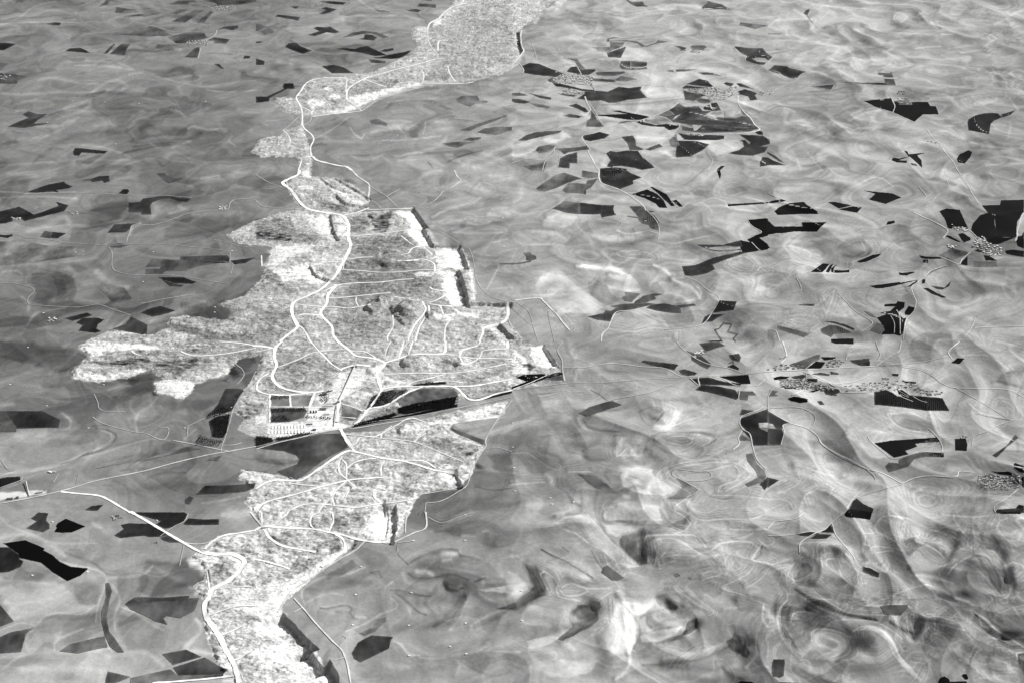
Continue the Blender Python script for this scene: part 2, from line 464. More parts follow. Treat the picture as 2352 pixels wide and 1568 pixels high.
R 8 250 740,1050 700,1095 660,1150 650,1220 600,1290 600,1330 660,1390 700,1440 710,1510 750,1568
R 5 240 415,1235 600,1250 750,1255 850,1265 950,1250 1050,1230
R 4 235 920,1160 920,1210 940,1245
R 7 245 380,1335 450,1320 600,1330
R 5 240 380,1420 430,1450 480,1530 500,1568
R 4 225 280,1535 380,1520 460,1510
R 5 235 1255,1330 1260,1430 1210,1520 1210,1568
R 5 250 1540,1230 1560,1270 1530,1330 1470,1400 1420,1490 1395,1568
R 5 250 1585,1240 1590,1290 1560,1340 1500,1440 1460,1568
R 4 215 1560,1290 1500,1400 1440,1500 1430,1568
R 6 250 1590,1225 1690,1240 1790,1245
R 6 245 1690,1240 1720,1320
R 5 245 1540,1230 1520,1200 1440,1190 1260,1155
R 5 245 1590,1215 1670,1185 1760,1120 1620,1090 1600,1070
R 6 245 1780,1380 1740,1440 1730,1568
R 5 240 1550,695 1480,700 1430,720 1400,760 1330,775
R 5 245 1300,830 1440,825 1530,815 1610,840 1640,870 1640,930
R 5 240 1600,820 1660,790
R 5 235 1540,705 1620,775
R 5 235 860,605 1050,590 1230,570 1380,550 1550,525
R 4 235 1330,600 1420,670 1450,685
R 5 240 800,415 930,385 1040,345
R 4 225 890,690 980,680
R 5 225 1450,350 1240,355 1050,360 980,345 960,335 1000,300 1045,280 1030,265 1040,190 1040,150 1030,120 940,60 880,0
R 4 200 1050,145 1100,180 1200,240 1300,340
R 4 195 1200,240 1320,170
R 4 190 1060,275 1120,320 1145,350
R 4 200 1440,330 1600,300 1680,240 1720,190 1780,170
R 5 215 1785,165 1880,95 1850,60 1820,0
R 3 190 1870,95 1970,35
R 4 190 0,280 40,315 100,335 400,360
R 4 190 240,150 120,170 80,175
R 4 180 230,150 140,120 80,90 0,40
R 8 245 2310,1215 2310,1340 2250,1400 2150,1430 2090,1450 2080,1500 2050,1568
R 4 215 2310,1340 2330,1400 2350,1430
R 3 200 2010,960 2060,1070 2150,1150 2310,1210
R 3 200 1580,530 1700,570 1870,665
R 3 190 1990,1030 2010,940 1990,800 1960,720
R 4 225 1970,1268 2100,1270 2270,1278
R 4 205 0,1190 100,1195 240,1215 310,1220
R 3 185 0,1165 60,1110 130,1075
R 4 230 55,880 50,780
R 5 230 630,610 720,605 755,635
R 4 225 800,910 810,850
W 35 1455,350 1520,440 1575,515
W 40 1545,528 1590,610 1640,695
W 40 1880,700 1920,800 1952,895
W 50 1865,905 1920,1050 1960,1230
W 35 1950,1215 2150,1215 2315,1215
W 22 690,410 715,560 760,640
W 22 500,890 560,970 680,1010
W 30 2250,1420 2350,1520
W 18 740,80 900,170 1050,265
W 15 600,75 700,150 850,210
W 20 750,240 830,310 990,330
B .3 25 1250,380 1440,360 1540,500 1440,530 1380,440
B .3 20 1380,560 1540,530 1620,690 1500,680
B .3 30 1640,730 1880,710 1930,890 1800,890 1850,1000 1900,1240 1800,1230 1700,1080 1760,950 1640,940 1680,850
B .2 10 1960,905 2000,1190 2020,1190 2000,905
B .2 10 1560,520 1600,540 1680,680 1640,690
B .3 10 1440,950 1480,930 1640,930 1640,960 1480,975
B .25 15 1620,1330 1700,1310 1830,1330 1800,1370 1720,1385
B .3 15 1830,1270 1900,1310 2050,1310 2060,1345 1920,1345 1850,1310
B .3 10 380,150 430,135 530,150 520,170 420,175
B .3 12 430,0 520,10 500,60 430,60
B .18 12 610,75 1000,290 950,320 700,180
B .2 25 410,400 680,410 700,590 560,560
B .25 25 720,420 840,440 850,600 760,590
B .3 30 100,750 200,690 500,690 540,740 300,790 250,860 60,880 130,790
B .25 30 160,920 480,850 660,1010 580,1060 400,990 260,1020
B .15 40 500,760 840,780 760,900 520,860
B .15 10 960,950 1050,955 1010,970
B .15 10 960,1090 1050,1090 1020,1105
B .2 10 1190,830 1240,810 1320,830
D -.55 15 1030,410 1060,390 1100,440 1200,390 1250,370 1255,420 1210,450 1230,500 1180,580 1080,550 1070,480
D -.25 25 0,450 300,430 380,560 600,620 500,680 200,650 0,640
D -.3 12 0,560 100,560 320,600 340,650 150,640 0,620
D -.25 20 860,430 1000,400 1050,500 1000,560 870,560
D -.12 60 880,600 1400,580 1500,720 1200,790 860,760
D -.14 60 800,820 1500,800 1600,1100 900,1200 760,1000
D -.3 15 1050,1190 1100,1160 1080,1220 1060,1230
D -.5 12 1210,1260 1250,1235 1290,1310 1370,1410 1330,1420 1260,1340
D -.3 15 1010,1290 1050,1300 1100,1330 1040,1340
D -.12 60 650,1340 1200,1350 1250,1568 780,1568
D -.3 15 540,270 600,270 840,330 860,380 780,390 600,330
D -.2 12 740,80 900,90 920,120 800,120
D -.25 12 1590,1320 1630,1300 1650,1370 1600,1370
D -.3 15 1630,690 1760,700 1700,715
D -.3 20 2230,1290 2300,1270 2250,1380
D -.2 40 80,930 150,910 260,1060 420,1120 300,1110 120,1030
D -.1 60 20,900 60,1160 400,1180 300,1110
D -.25 10 500,890 560,970 600,1000 580,1005 520,940
D -.12 60 0,1240 330,1280 360,1450 200,1568 0,1568
D -.2 20 1040,820 1100,790 1160,860 1350,900 1180,890
K 25 1300,860 230 60 18
K 40 1420,1270 150 90 25
K 30 1090,1270 90 70 20
K 25 1180,1210 90 60 15
K 20 1600,1340 50 40 12
T 20 .14 1500,70 1600,20 1700,0
T 20 .10 1700,150 1900,100
T 25 -.10 1000,100 1200,120 1150,160
T 40 -.06 1250,140 1500,180 1800,200
T 30 -.09 1650,500 1900,510 2100,490 2350,450
T 14 .10 1580,520 1800,470 2000,440
T 14 .10 1620,430 1750,360 1950,300
T 25 .12 2130,410 2250,400 2350,370
T 12 .14 1950,480 2050,500 2150,470
T 14 .14 1800,560 1920,575 2260,570
T 12 .12 2000,300 2060,250
T 12 .14 2180,660 2300,630
T 40 .10 2150,60 2300,100 2350,50
T 20 -.08 2060,100 2150,170 2300,210
T 30 -.06 2100,280 2350,260
T 40 -.08 60,250 250,320
T 30 -.06 0,150 150,180
T 40 -.05 2000,560 2200,600 2350,620
T 18 .08 2350,830 2150,860 2100,880
T 10 .12 2230,880 2190,960 2120,1090
T 10 .08 2350,1070 2150,1090
T 60 -.03 2150,760 2300,1000
F 62 2235,852 2350,850 2350,862 2240,862
@21
F 85 220,165 390,45 480,20 540,40 640,75 700,75 600,85 490,125 400,165 300,195 245,185
F 95 460,180 520,115 640,120 730,130 660,165 655,215 540,205 500,210
F 78 645,0 790,25 790,65 700,75 640,60
F 72 690,95 790,75 730,155 680,180 680,220 655,215 660,160
F 42 810,0 1050,0 1080,20 1190,65 1110,95 1115,125 990,172 930,150 830,120 805,60
F 20 820,0 1030,0 980,30 950,65 870,70 830,40
F 8 1100,218 1240,175 1330,215 1390,270 1425,345 1355,342 1320,305 1220,255
F 8 1270,155 1290,152 1380,200 1420,220 1495,325 1465,328 1400,270 1340,210
F 8 1470,280 1510,270 1570,332 1540,333
F 5 1880,0 1910,0 1920,40 1910,85
F 82 372,350 480,282 620,295 620,403 500,390
F 45 620,295 820,318 940,320 930,350 940,390 960,410 860,425 825,435 810,400 740,405 620,400
F 28 825,320 930,325 930,350 940,390 950,405 820,425
F 75 1080,330 1190,328 1240,370 1310,415 1350,480 1350,550 1270,530 1260,500 1190,485 1150,440 1060,425 1055,415 1160,430 1110,370
F 60 1180,440 1290,405 1340,460 1345,550 1270,525 1255,500 1190,485
F 50 1250,368 1320,380 1270,385
F 15 1980,312 2350,290 2350,303 1985,330
F 85 100,755 170,752 180,770 220,785 225,815 170,830 130,825 130,790
T 5 -.35 0,858 100,848 170,832
F 3 2165,455 2330,440 2350,445 2350,600 2270,620 2350,680 2350,725 2280,740 2160,635 2230,600 2290,570 2200,500 2170,480
F 12 2095,640 2160,655 2210,665 2280,735 2120,760 2095,700
F 45 1560,880 1680,870 1850,800 2100,745 2150,755 1960,820 1840,865 1865,905 1790,945 1650,970 1590,965
F 35 1700,680 1930,685 2100,640 2120,700 1950,690 1870,700 1780,715
T 4 -.35 1780,715 1850,735 2000,740 2110,720
T 4 -.3 1870,690 1980,700 2100,690
T 5 .15 1750,690 1780,730 1900,750 2080,735
F 62 1180,1170 1200,1150 1310,1128 1380,1135 1310,1155 1325,1180 1240,1210 1110,1235 1130,1200
F 85 1005,1170 1040,1145 1035,1115 1180,1130 1140,1170 1100,1210 1040,1200
F 62 695,1340 840,1310 860,1280 900,1290 960,1260 900,1245 1030,1225 1250,1215 1330,1225 1150,1265 990,1300 940,1320 900,1385 780,1370
F 55 1230,1262 1280,1230 1400,1220 1500,1240 1670,1222 1692,1240 1545,1260 1557,1310 1450,1305 1340,1290
F 28 1895,1192 2065,1202 2035,1280 1940,1290 1840,1308
F 30 1740,1410 1770,1340 1810,1320 1950,1318 1890,1350 1840,1385 1780,1390
T 3 -.5 1930,1568 1860,1460 1900,1450 1940,1400 2015,1410 1980,1480 2070,1500 2030,1540 2050,1568
F 18 1790,1568 1830,1560 1920,1555 1925,1568
R 5 220 800,0 800,70 830,120 980,175 1080,230 1200,320 1230,370
R 4 205 790,70 700,85 620,100
R 4 200 1240,370 1310,440 1350,520 1345,640
R 4 185 1340,580 1200,545
R 4 200 2350,730 2280,735 2200,660
R 4 200 1580,970 1700,1020 1800,1100 1900,1170 1840,1300 1750,1410 1600,1440 1400,1460
R 5 215 1080,1285 960,1300 910,1380 880,1450 830,1500 820,1568
R 5 230 30,1190 240,1170 290,1200 350,1260 420,1330 480,1410 530,1465
R 4 200 240,1170 0,1210
R 3 190 0,1180 100,1250 160,1310 200,1450 240,1568
R 3 190 330,1290 350,1400 390,1568
R 3 185 0,1260 200,1420 350,1330
T 5 .14 350,1335 440,1360 530,1460
T 5 -.2 270,1185 400,1310 500,1440
R 4 210 2165,460 2200,510 2290,570 2160,610
R 3 190 985,590 970,660
R 4 180 960,545 1000,510 1000,480 930,450 830,440
T 6 .18 960,545 1000,570 1100,580 1250,555 1340,580
T 4 .12 1340,650 1500,670 1580,650 1800,600
T 4 .13 960,755 1100,735 1250,755 1300,790 1280,820 1150,810 1000,785 960,760
T 4 .12 2350,940 2290,900 2240,820 2100,790 1980,820 1950,860 2000,910 2130,945 2240,935 2280,880
T 4 .10 2000,820 1990,860 2080,910 2200,920 2230,850 2150,800
T 4 .10 2150,300 2250,350 2350,430
T 4 .12 1750,280 1850,250 1960,290 1990,350 2200,370 2350,410
T 4 .12 1730,290 1800,330 1840,390
T 25 .18 640,870 750,880 900,890 1000,920 1060,970 1000,990 900,960
T 18 .22 600,880 900,910 980,930
T 15 .3 1300,870 1380,900 1450,960
T 15 .35 1480,1000 1550,1030 1640,1060 1690,1120 1720,1170
T 12 .2 1500,1210 1620,1200 1720,1170 1740,1120 1700,1060
T 60 .12 250,1000 350,930 450,950 600,1100 750,1240
T 50 .12 350,1200 500,1260 700,1250
T 20 .15 460,1270 530,1240 540,1290 420,1300
T 40 .10 900,1080 1050,1040 1150,1100
T 60 .10 1250,950 1400,1050 1600,1100
T 50 .10 1900,1050 2150,1010 2250,1000
T 40 .14 2200,1130 2300,1110 2350,1120
T 40 -.10 480,950 560,1010 700,1130 800,1200 850,1270
T 35 -.10 720,1120 800,1030 880,1000
T 40 -.05 600,1000 850,960
T 60 -.06 0,980 120,950 180,880
T 40 -.07 900,700 1050,650 1250,620
T 30 -.09 500,680 700,540 950,480 1000,500
T 25 -.09 600,780 900,800 1000,780
T 25 -.08 1000,600 1100,670 1300,610
T 40 .10 350,480 500,430 700,420
T 30 .10 200,560 400,570 480,500
T 25 .12 300,490 330,430 420,400
T 30 .12 750,600 900,620 1100,620
T 30 .12 430,600 480,640 380,620
T 60 -.05 1450,450 1700,450 1900,500
T 60 -.06 1950,100 2200,200 2350,180
T 40 .08 1500,50 1700,30 1750,110
T 25 .10 1400,180 1550,230 1650,240
T 30 .08 700,240 1050,250 1300,330
T 60 .10 1550,760 1650,820 1750,800
T 40 .10 1350,600 1600,570 1950,540
T 50 .06 50,150 100,60 250,40
T 40 .20 2120,1430 2250,1410 2350,1440
T 60 .08 1950,900 2050,850
T 40 -.06 2250,1200 2100,1340 2350,1300
T 6 .12 880,1450 1100,1480 1300,1440 1500,1480 1500,1540
T 40 -.05 600,1500 750,1450
T 25 -.10 1090,1300 1120,1340 1300,1340
@31
F 4 60,375 100,340 200,300 330,290 360,320 380,330 450,375 460,400 300,400 90,410
F 3 0,298 30,280 130,265 165,282 50,300 0,300
F 4 878,185 960,195 1140,212 1225,248 1080,308 930,268 985,215
F 14 550,292 620,290 680,305 775,320 650,350 600,320
F 4 650,358 780,330 862,340 820,388 740,375
F 3 0,460 60,515 320,515 310,478 540,475 480,525 450,562 250,560 120,578 80,575 0,590
F 3 1085,500 1100,470 1160,460 1165,480 1130,492
F 3 0,690 20,710 0,715
F 2 1575,375 1635,350 1760,362 1840,540 1700,510 1690,535 1655,530 1625,450
F 2 1965,322 2130,318 2140,275 2350,270 2350,385 2290,470 2280,540 2285,610 2120,675 2060,678 2000,640 2100,600 2080,400 2020,390
F 14 1865,545 1880,490 1950,410 2020,390 2080,400 2080,500 2110,600 2000,640 1905,598
F 2 2350,560 2330,600 2290,605 2280,650 2290,690 2350,720
F 2 1625,602 1660,598 1770,655 1740,655
F 2 1745,585 1790,575 1860,620 1860,640 1800,660 1780,640
F 2 1890,728 1930,730 1970,745 1940,750
F 2 1980,778 2020,780 2105,828 2000,828
F 88 1893,832 2095,835 2108,880 1895,885
F 2 2180,735 2250,728 2350,740 2350,795 2200,770 2185,760
F 2 1758,862 1830,785 1832,872
F 2 1390,780 1440,790 1580,795 1595,810 1480,815 1410,805
F 3 1425,820 1470,820 1470,848 1425,845
F 95 1570,775 1680,715 1830,745 1840,765 1700,822
F 3 820,835 870,815 960,775 1040,765 1020,785 900,840 840,845
F 4 395,930 500,855 565,857 530,905 500,935
F 4 530,930 570,870 600,855 560,938
F 5 580,930 580,900 640,855 605,900 600,938
F 4 610,915 700,918 745,912 748,935 610,940
F 10 1198,935 1240,942 1330,930 1350,935 1270,965 1210,960
F 14 930,1060 1200,1025 1220,1030 1060,1080 990,1082
F 14 1060,1065 1300,1015 1380,1005 1180,1055 1050,1080
F 10 1280,1065 1370,1010 1375,1035 1300,1068
F 8 1420,1000 1445,1000 1440,1035 1410,1040
F 14 1425,1080 1470,1080 1560,1130 1640,1165 1600,1168 1500,1130
F 30 1500,1060 1620,1075 1680,1015 1665,1060 1600,1095 1540,1085
T 3 -.3 1650,870 1500,930 1450,970 1410,1010
F 8 1070,1230 1180,1220 1190,1200 1255,1210 1250,1260 1200,1300 1225,1345 1245,1360 1270,1350 1250,1440 1235,1500 1210,1515 1160,1500 1040,1505 1070,1460 1040,1400 1000,1350 1090,1320 1030,1305 1120,1290 1170,1245 1070,1250
F 10 1255,1300 1290,1245 1355,1260 1315,1325 1260,1325
F 78 940,1465 1000,1390 1070,1430 1070,1470 1030,1500
F 75 880,1290 930,1300 1000,1350 960,1345
T 4 .35 1125,1330 1160,1400 1160,1490
T 4 .35 1180,1280 1210,1340 1215,1500
F 90 85,1425 150,1435 385,1495 330,1530 90,1455
F 90 480,1455 560,1415 640,1425 700,1450 770,1485 610,1500 580,1528 500,1495
F 35 600,1430 640,1425 700,1450 770,1485 660,1490
F 30 510,1382 600,1385 700,1410 795,1450 790,1465 700,1430 600,1400
F 12 580,1545 785,1540 785,1568 580,1568
F 70 275,1235 310,1225 430,1225 420,1245
R 4 195 1740,0 1780,60 1830,130 1880,220 1930,300
R 4 185 1780,60 1650,90 1660,160 1550,240 1500,290 1400,330 1335,385
R 5 215 1335,385 1430,430 1540,480 1650,550 1610,620
R 4 200 1380,150 1450,230 1440,260 1330,325
R 4 205 1840,540 1905,600 1960,680
R 8 190 2350,390 2330,420 2290,550 2290,600 2270,650
R 4 200 1330,880 1200,900
R 4 190 1650,870 1500,920 1440,980 1370,1030 1320,1070 1335,1140 1360,1200 1340,1290 1270,1370 1250,1480 1240,1550
R 4 205 1860,750 1780,820 1750,860 1600,800
R 4 185 1905,1350 1880,1420 1800,1540
R 5 190 1900,1450 1950,1440 2350,1430
R 4 200 260,980 300,1060 300,1100 240,1120
T 8 .10 250,975 360,930 500,940 750,940
R 4 195 650,1130 780,1270 870,1330 960,1400 860,1480
R 4 205 0,1460 70,1470 110,1568
R 4 190 0,205 60,240 200,290
T 6 .12 0,320 60,310 150,315
T 4 .10 0,400 40,380 100,415
T 5 .12 880,100 950,65 1050,75 1150,150
T 5 .10 900,640 970,720 960,770 880,800 780,840 780,880 820,910
T 5 .10 860,660 900,760 830,800
T 20 .12 150,660 350,640 600,610 800,600 700,540 500,500
T 25 -.12 120,660 300,650 400,640 500,720 420,700 250,680
T 30 -.08 640,720 780,640 950,700 850,790 700,790
T 40 .08 900,650 1100,680 1250,700
T 20 -.06 1000,580 1100,640 1250,650 1400,620
T 14 .08 1230,670 1350,650 1450,690
T 30 -.06 1100,540 1250,520
T 25 .10 620,100 750,100 850,130
T 40 .10 150,170 250,150 350,120
T 30 .10 1450,20 1600,40 1750,130 1650,180
T 20 .08 1600,330 1700,310 1900,350
T 25 -.06 600,30 900,0 1000,10 1230,60
T 40 -.06 600,160 800,200
T 30 .10 230,1370 300,1380 380,1400 300,1420
T 3 .12 160,1340 300,1320 450,1350 480,1400 420,1440 250,1430 160,1400 155,1350
T 3 .10 210,1370 280,1355 370,1385 330,1420 240,1410
T 50 .08 600,1180 750,1300 850,1340
T 40 -.06 330,1000 450,1000 450,1060
T 25 -.08 1200,880 1400,890 1450,910
T 60 .05 1500,950 1700,950 1800,1100
T 60 .08 1450,1180 1700,1250 1850,1330
T 50 -.05 1400,1280 1550,1450
T 25 -.10 1780,930 1850,1020 1950,1120
T 30 -.14 2200,1010 2230,1130 2300,1180 2350,1200
T 20 -.12 2290,1080 2320,1140
T 12 .12 2150,1060 2180,1130 2250,1190
T 60 .07 1950,1200 2050,1150 2100,1100
T 20 .08 1700,860 2000,900 2300,890
T 8 .10 1620,630 1700,640 1800,690
T 40 .06 0,80 100,20 200,10
T 4 .12 500,1240 540,1310 600,1110 500,1200
T 4 .10 480,1180 500,1260 540,1320
T 4 .10 400,1500 480,1450
T 12 .14 0,1040 100,1060
T 4 .12 0,700 250,700 400,760 380,800
T 4 .10 400,730 480,790
T 4 .10 1150,1110 1250,1080 1320,1100 1250,1140 1170,1140
T 4 .10 830,1200 900,1260 1000,1300
@02
F 42 -80,632 200,635 390,633 440,660 555,715 540,785 150,795 0,780
F 66 -80,640 60,660 90,700 150,780 150,825 0,828 -80,825
F 28 -80,1270 60,1240 185,1235 190,1280 120,1300 0,1345 -80,1345
F 92 1310,960 1560,925 1680,940 1700,960 1600,1000 1500,1020 1300,1080 1050,1130 850,1170 1000,1130 1150,1080 1290,1020
F 100 1710,960 1850,980 1700,1010 1550,1040 1300,1100 1200,1170 1100,1190 1300,1080 1500,1050
F 45 1800,1400 1880,1320 2100,1315 2350,1295 2330,1340 2250,1375 2050,1390
F 60 1700,1440 1740,1415 1780,1430 1740,1490 1700,1480
F 58 780,1540 840,1505 950,1493 900,1545 860,1550
F 52 2010,555 2070,430 2170,428 2250,440 2200,500 2140,620 2050,660 1890,690 1950,640
F 95 1900,1090 1920,1070 2040,1040 2000,1090
A -.10 30 0,0 200,0 530,40 700,70 800,140 700,240 500,290 300,200 0,150
A -.08 30 1150,330 1400,280 1400,450 1100,560 1050,500 1200,400
A -.06 30 1450,560 1800,530 2000,540 1900,620 1550,620
A .06 30 900,950 1280,960 1300,1020 1050,1060 700,1130 800,1040
R 9 205 -80,1493 100,1465 450,1395 700,1330 900,1270 1300,1190 1600,1110 1850,1050 2000,1020 2100,1005 2350,960
R 7 245 560,1375 700,1390 900,1410 1000,1450 1100,1510 1200,1568
R 4 190 2030,1010 2040,950 2070,870 2110,740 2150,600 2250,460 2350,360
R 4 190 2290,390 2350,270
R 6 200 2040,950 2150,945 2220,925
R 6 205 1590,905 1780,940 2000,985 2090,1000
R 4 190 850,690 950,750 1200,820 1340,840
R 4 195 1340,840 1500,900 1550,800 1450,780
R 5 180 1720,860 1730,780 1800,740 1880,700
T 8 .12 1690,890 1740,850 1800,800
R 4 200 1880,700 2000,665 2150,650
T 16 .10 1440,510 1380,590 1270,650 1240,730 1260,820
R 4 185 865,480 900,560 910,610 980,640 1150,640
T 8 -.14 880,795 980,805 1060,840 1070,880 1020,950 900,1000 850,1020 760,1040 700,1080 560,1120
T 10 .10 900,800 1020,840 1030,890 970,940 870,990 800,1000 650,1080 420,1150 200,1170 0,1230
T 10 .10 0,1210 200,1190 500,1150 750,1060 900,1030 1150,950 1400,890 1570,905
T 40 .10 560,660 640,700 690,780 620,830 300,850 150,860
T 12 .14 570,650 650,720 640,790 500,810
T 30 .08 200,480 400,490 520,550
T 25 .12 0,580 120,570
T 40 .08 1200,700 1350,650 1500,600 1700,650
T 60 .05 200,900 500,920 750,850
T 12 -.08 1000,760 850,770
T 30 -.05 400,400 500,420 650,400
T 20 .08 1000,440 1150,400 1200,410
T 14 -.08 1350,1250 1500,1200 1700,1200
T 60 .07 1200,1300 1400,1230 1600,1200 1850,1190
T 40 -.06 1000,1380 1400,1350 1700,1300
T 14 .10 1850,1480 2050,1450 2200,1420
R 3 160 700,1300 720,1220
R 4 175 490,1290 540,1210
R 3 120 235,1280 270,1410
R 5 185 0,1340 190,1270 200,1240
T 10 -.08 130,1190 0,1140
R 3 180 0,1070 60,1160 100,1190
T 25 .05 300,120 400,200 470,270
A .32 12 -60,1390 180,1370 230,1375 260,1360 430,1360 430,1390 270,1410 100,1440 -60,1460
D -.3 10 380,1370 400,1350 440,1380
R 5 240 2015,0 2200,15 2350,40
R 6 245 1660,90 1750,125 1850,130 2000,120 2150,100 2350,60
R 5 230 1210,85 1240,110 1300,130
R 3 205 2170,140 2160,200 2220,250 2240,310 2180,390
B .25 25 720,60 850,0 1200,20 1440,50 1430,70 1000,60 850,120
B .22 25 660,330 670,290 800,270 900,310 1150,290 1320,250 1350,275 1100,310 950,360 780,365
B .28 30 1410,360 1550,340 1700,350 1780,380 1750,450 1660,525 1600,490 1460,480
B .15 20 1750,330 2000,300 2100,220 2050,180 2120,230 2050,320 1850,360
D -.35 14 820,185 1000,180 1370,140 1370,185 1150,205 980,220
D -.3 25 1380,190 1800,150 1820,200 1700,270 1620,340 1500,240
D -.14 30 900,80 1400,90 1800,70 2000,180 1800,280 1400,260 1000,240
D -.35 10 1390,470 1410,460 1450,490 1410,490
D -.25 10 1900,40 1950,0 1940,0 1910,50
D -.18 20 2100,160 2200,300 2100,330 2050,350 2100,380
G 6 2000,690 2110,665 2080,830 2050,880 1950,870 1975,780 1920,730
G 4 1890,700 1940,640 2060,600 2120,640 2050,660 1930,700
G 3 1830,860 1950,900 2050,910 2000,960 1800,950
@12
R 9 250 240,0 180,60 170,150 190,220 150,310 180,380 260,430 400,460 540,465 620,450
R 6 250 120,290 40,340 10,400 20,450 100,480 150,485
R 9 250 -30,40 60,45 150,60
R 5 235 0,95 100,75 160,60
R 5 240 190,240 300,200 420,150 500,110 640,85 820,70
R 6 245 500,0 580,90 640,150 700,210 790,265
R 8 250 750,0 850,75 920,130 1080,155 1180,195 1170,230
R 5 235 860,85 1000,95 1100,150
R 4 240 1240,0 1210,50 1185,130
R 5 245 1360,0 1310,150
R 5 245 1440,0 1400,120
R 4 225 1400,10 1340,80 1320,140
R 8 250 1190,195 1300,160 1400,130 1500,115 1700,115 1740,70 1740,0
R 6 245 1700,115 1860,130 2000,155 2150,155 2350,160
R 7 245 2060,0 2030,40 1900,80 1870,130
R 6 245 1870,140 1900,200
R 6 245 1850,205 1950,205 2050,150 2080,90 2150,75 2320,65
R 9 245 2310,0 2310,60
R 6 245 1180,300 1450,290 1800,290 2000,265 2300,205
R 5 240 1740,300 1600,335 1450,370 1390,410
R 6 245 1600,375 1750,360 1900,375
R 7 250 1160,435 1300,415 1550,410 1800,410 2000,405 2200,370 2350,345
R 7 250 1700,405 1830,420 1900,480 1950,525 2030,535 2120,510 2200,480 2350,445
R 7 245 1530,415 1430,450 1350,490 1265,545 1180,590 1060,610 1000,640
R 5 225 1265,550 1150,600 1000,670
R 8 250 1170,230 1110,300 1150,440 1130,490 1080,560 1020,630 980,690 930,740 880,775
R 4 235 1000,360 1110,380
R 4 230 860,480 1000,410 1100,370
R 7 245 900,240 860,330 820,420 780,510 760,540
R 9 252 770,530 755,600 750,730
R 9 252 770,260 820,240 920,215 1050,225
R 7 250 150,485 300,490 530,465
R 7 248 128,490 128,740
R 5 245 310,490 320,600
R 7 248 540,470 490,600
R 6 248 130,598 300,598 480,600 750,600
R 5 225 790,570 880,595 980,635
R 4 235 780,690 920,702
R 6 215 0,985 200,925 400,880 600,830 780,800 870,775
R 5 195 900,760 1100,730 1400,690 1700,640 1900,600 2350,510
R 4 220 860,800 1000,780 1200,745 1420,710
R 10 250 775,800 820,880 880,970 900,1000
R 4 225 800,850 1000,865 1100,880 1300,900 1450,920 1600,975 1800,1060 1910,1105
R 6 235 1100,870 1200,820 1300,760 1420,700 1560,740
R 9 250 900,1000 820,1010 700,1080 600,1150 500,1220 400,1275 200,1270 100,1290 0,1350
R 8 248 880,1000 1000,1030 1150,1065 1350,1095 1500,1135 1650,1180 1800,1200 1860,1215
R 5 240 1350,1095 1540,1095 1650,1160
R 5 240 860,970 920,930 960,880 1100,870
R 5 225 1150,880 1160,840 1250,770
R 5 240 1450,920 1500,880 1560,840
R 5 235 790,1050 760,1120 770,1200 840,1265
R 5 235 790,1080 830,1130 830,1260
R 5 240 840,1160 900,1110 1000,1080 1100,1070
R 6 245 320,1300 500,1320 600,1330
R 7 248 0,1568 60,1490 200,1440 400,1390 600,1330 850,1270 1000,1255 1200,1240
R 4 240 1150,1230 1150,1150 1180,1100
R 5 240 840,1270 740,1360 700,1430 620,1500 570,1568
R 5 235 840,1270 920,1340
R 4 235 860,1350 820,1430
R 5 240 700,1430 720,1500
R 6 245 280,1568 420,1500 600,1490 900,1520 1100,1490 1300,1470 1500,1430
R 9 250 1090,1380 1100,1440 1190,1490
R 5 205 2350,540 2250,670 2160,800 2110,900 2110,960 2060,1030 1980,1180 1940,1310 1850,1380 1700,1460 1560,1480
R 5 210 2100,980 2000,1040 1920,1100
R 4 200 1560,1480 1550,1568
R 3 190 2160,800 2230,730
R 3 190 2120,980 2230,970 2350,1010
W 20 2340,-10 2120,-2
W 25 1840,1215 1990,1130
W 30 1850,1210 1890,1320
W 18 1190,1480 1190,1568
B .3 20 600,470 700,430 790,280 900,250 1020,250 1000,340 940,390 860,480 780,540 600,580 540,530
B .3 25 1060,240 1160,210 1160,300 1140,430 1100,300
B .2 25 1160,320 1300,340 1400,390 1180,430
B .4 16 480,605 750,600 755,745 880,775 700,800 200,870 110,830 120,745 470,740 480,680
B .3 20 120,760 400,740 700,750 750,780 600,820 400,850 200,850 110,820
B .3 12 480,610 740,605 740,740 700,740 700,680 480,660
B .3 14 0,670 80,670 100,740 0,760
B .25 15 1300,820 1380,765 1500,770 1560,800 1500,860 1380,850
B .22 20 1580,750 1750,700 2100,600 2250,560 2300,540 2260,650 1900,720 1750,760
B .3 8 1780,745 2000,700 2240,665 2240,690 2000,720 1790,755
B .3 10 1700,780 1780,860 1900,890 2060,945 2050,955 1850,890 1740,850
B .22 20 1800,1220 1950,1130 1850,1130 1700,1120 1760,1230 1640,1330 1850,1325
B .22 20 1070,1340 1150,1310 1250,1330 1240,1380 1130,1390
B .2 20 1200,1490 1400,1480 1350,1540 1200,1540
B .15 20 960,690 1120,590 1000,690
B .15 30 2100,350 2350,250 2350,380
B .15 20 1410,520 1530,520 1520,540 1400,550
B .12 20 800,560 900,480 1100,450 1120,480 900,570
D -.3 14 780,340 880,240 860,330 780,480 770,420
D -.1 40 200,150 700,200 650,300 500,350 200,300
D -.25 12 1170,210 1250,200 1240,260 1190,240
D -.25 15 1430,400 1500,360 1750,370 1750,385
D -.25 15 130,500 300,500 310,590 140,595
D -.3 14 330,500 520,490 490,590 330,590
D -.45 14 135,610 450,610 470,640 380,680 440,690 300,735 135,735
D -.3 12 450,680 700,680 700,730 460,710
D -.45 14 1010,610 1080,490 1160,460 1270,430 1390,440 1280,540 1060,605
D -.45 14 1280,540 1430,450 1550,425 1820,430 1860,470 1780,510 1600,540 1380,540 1300,560
D -.35 14 800,570 960,620 980,640 920,720 780,735
D -.25 14 40,360 100,330 250,420 500,465 250,465 100,420
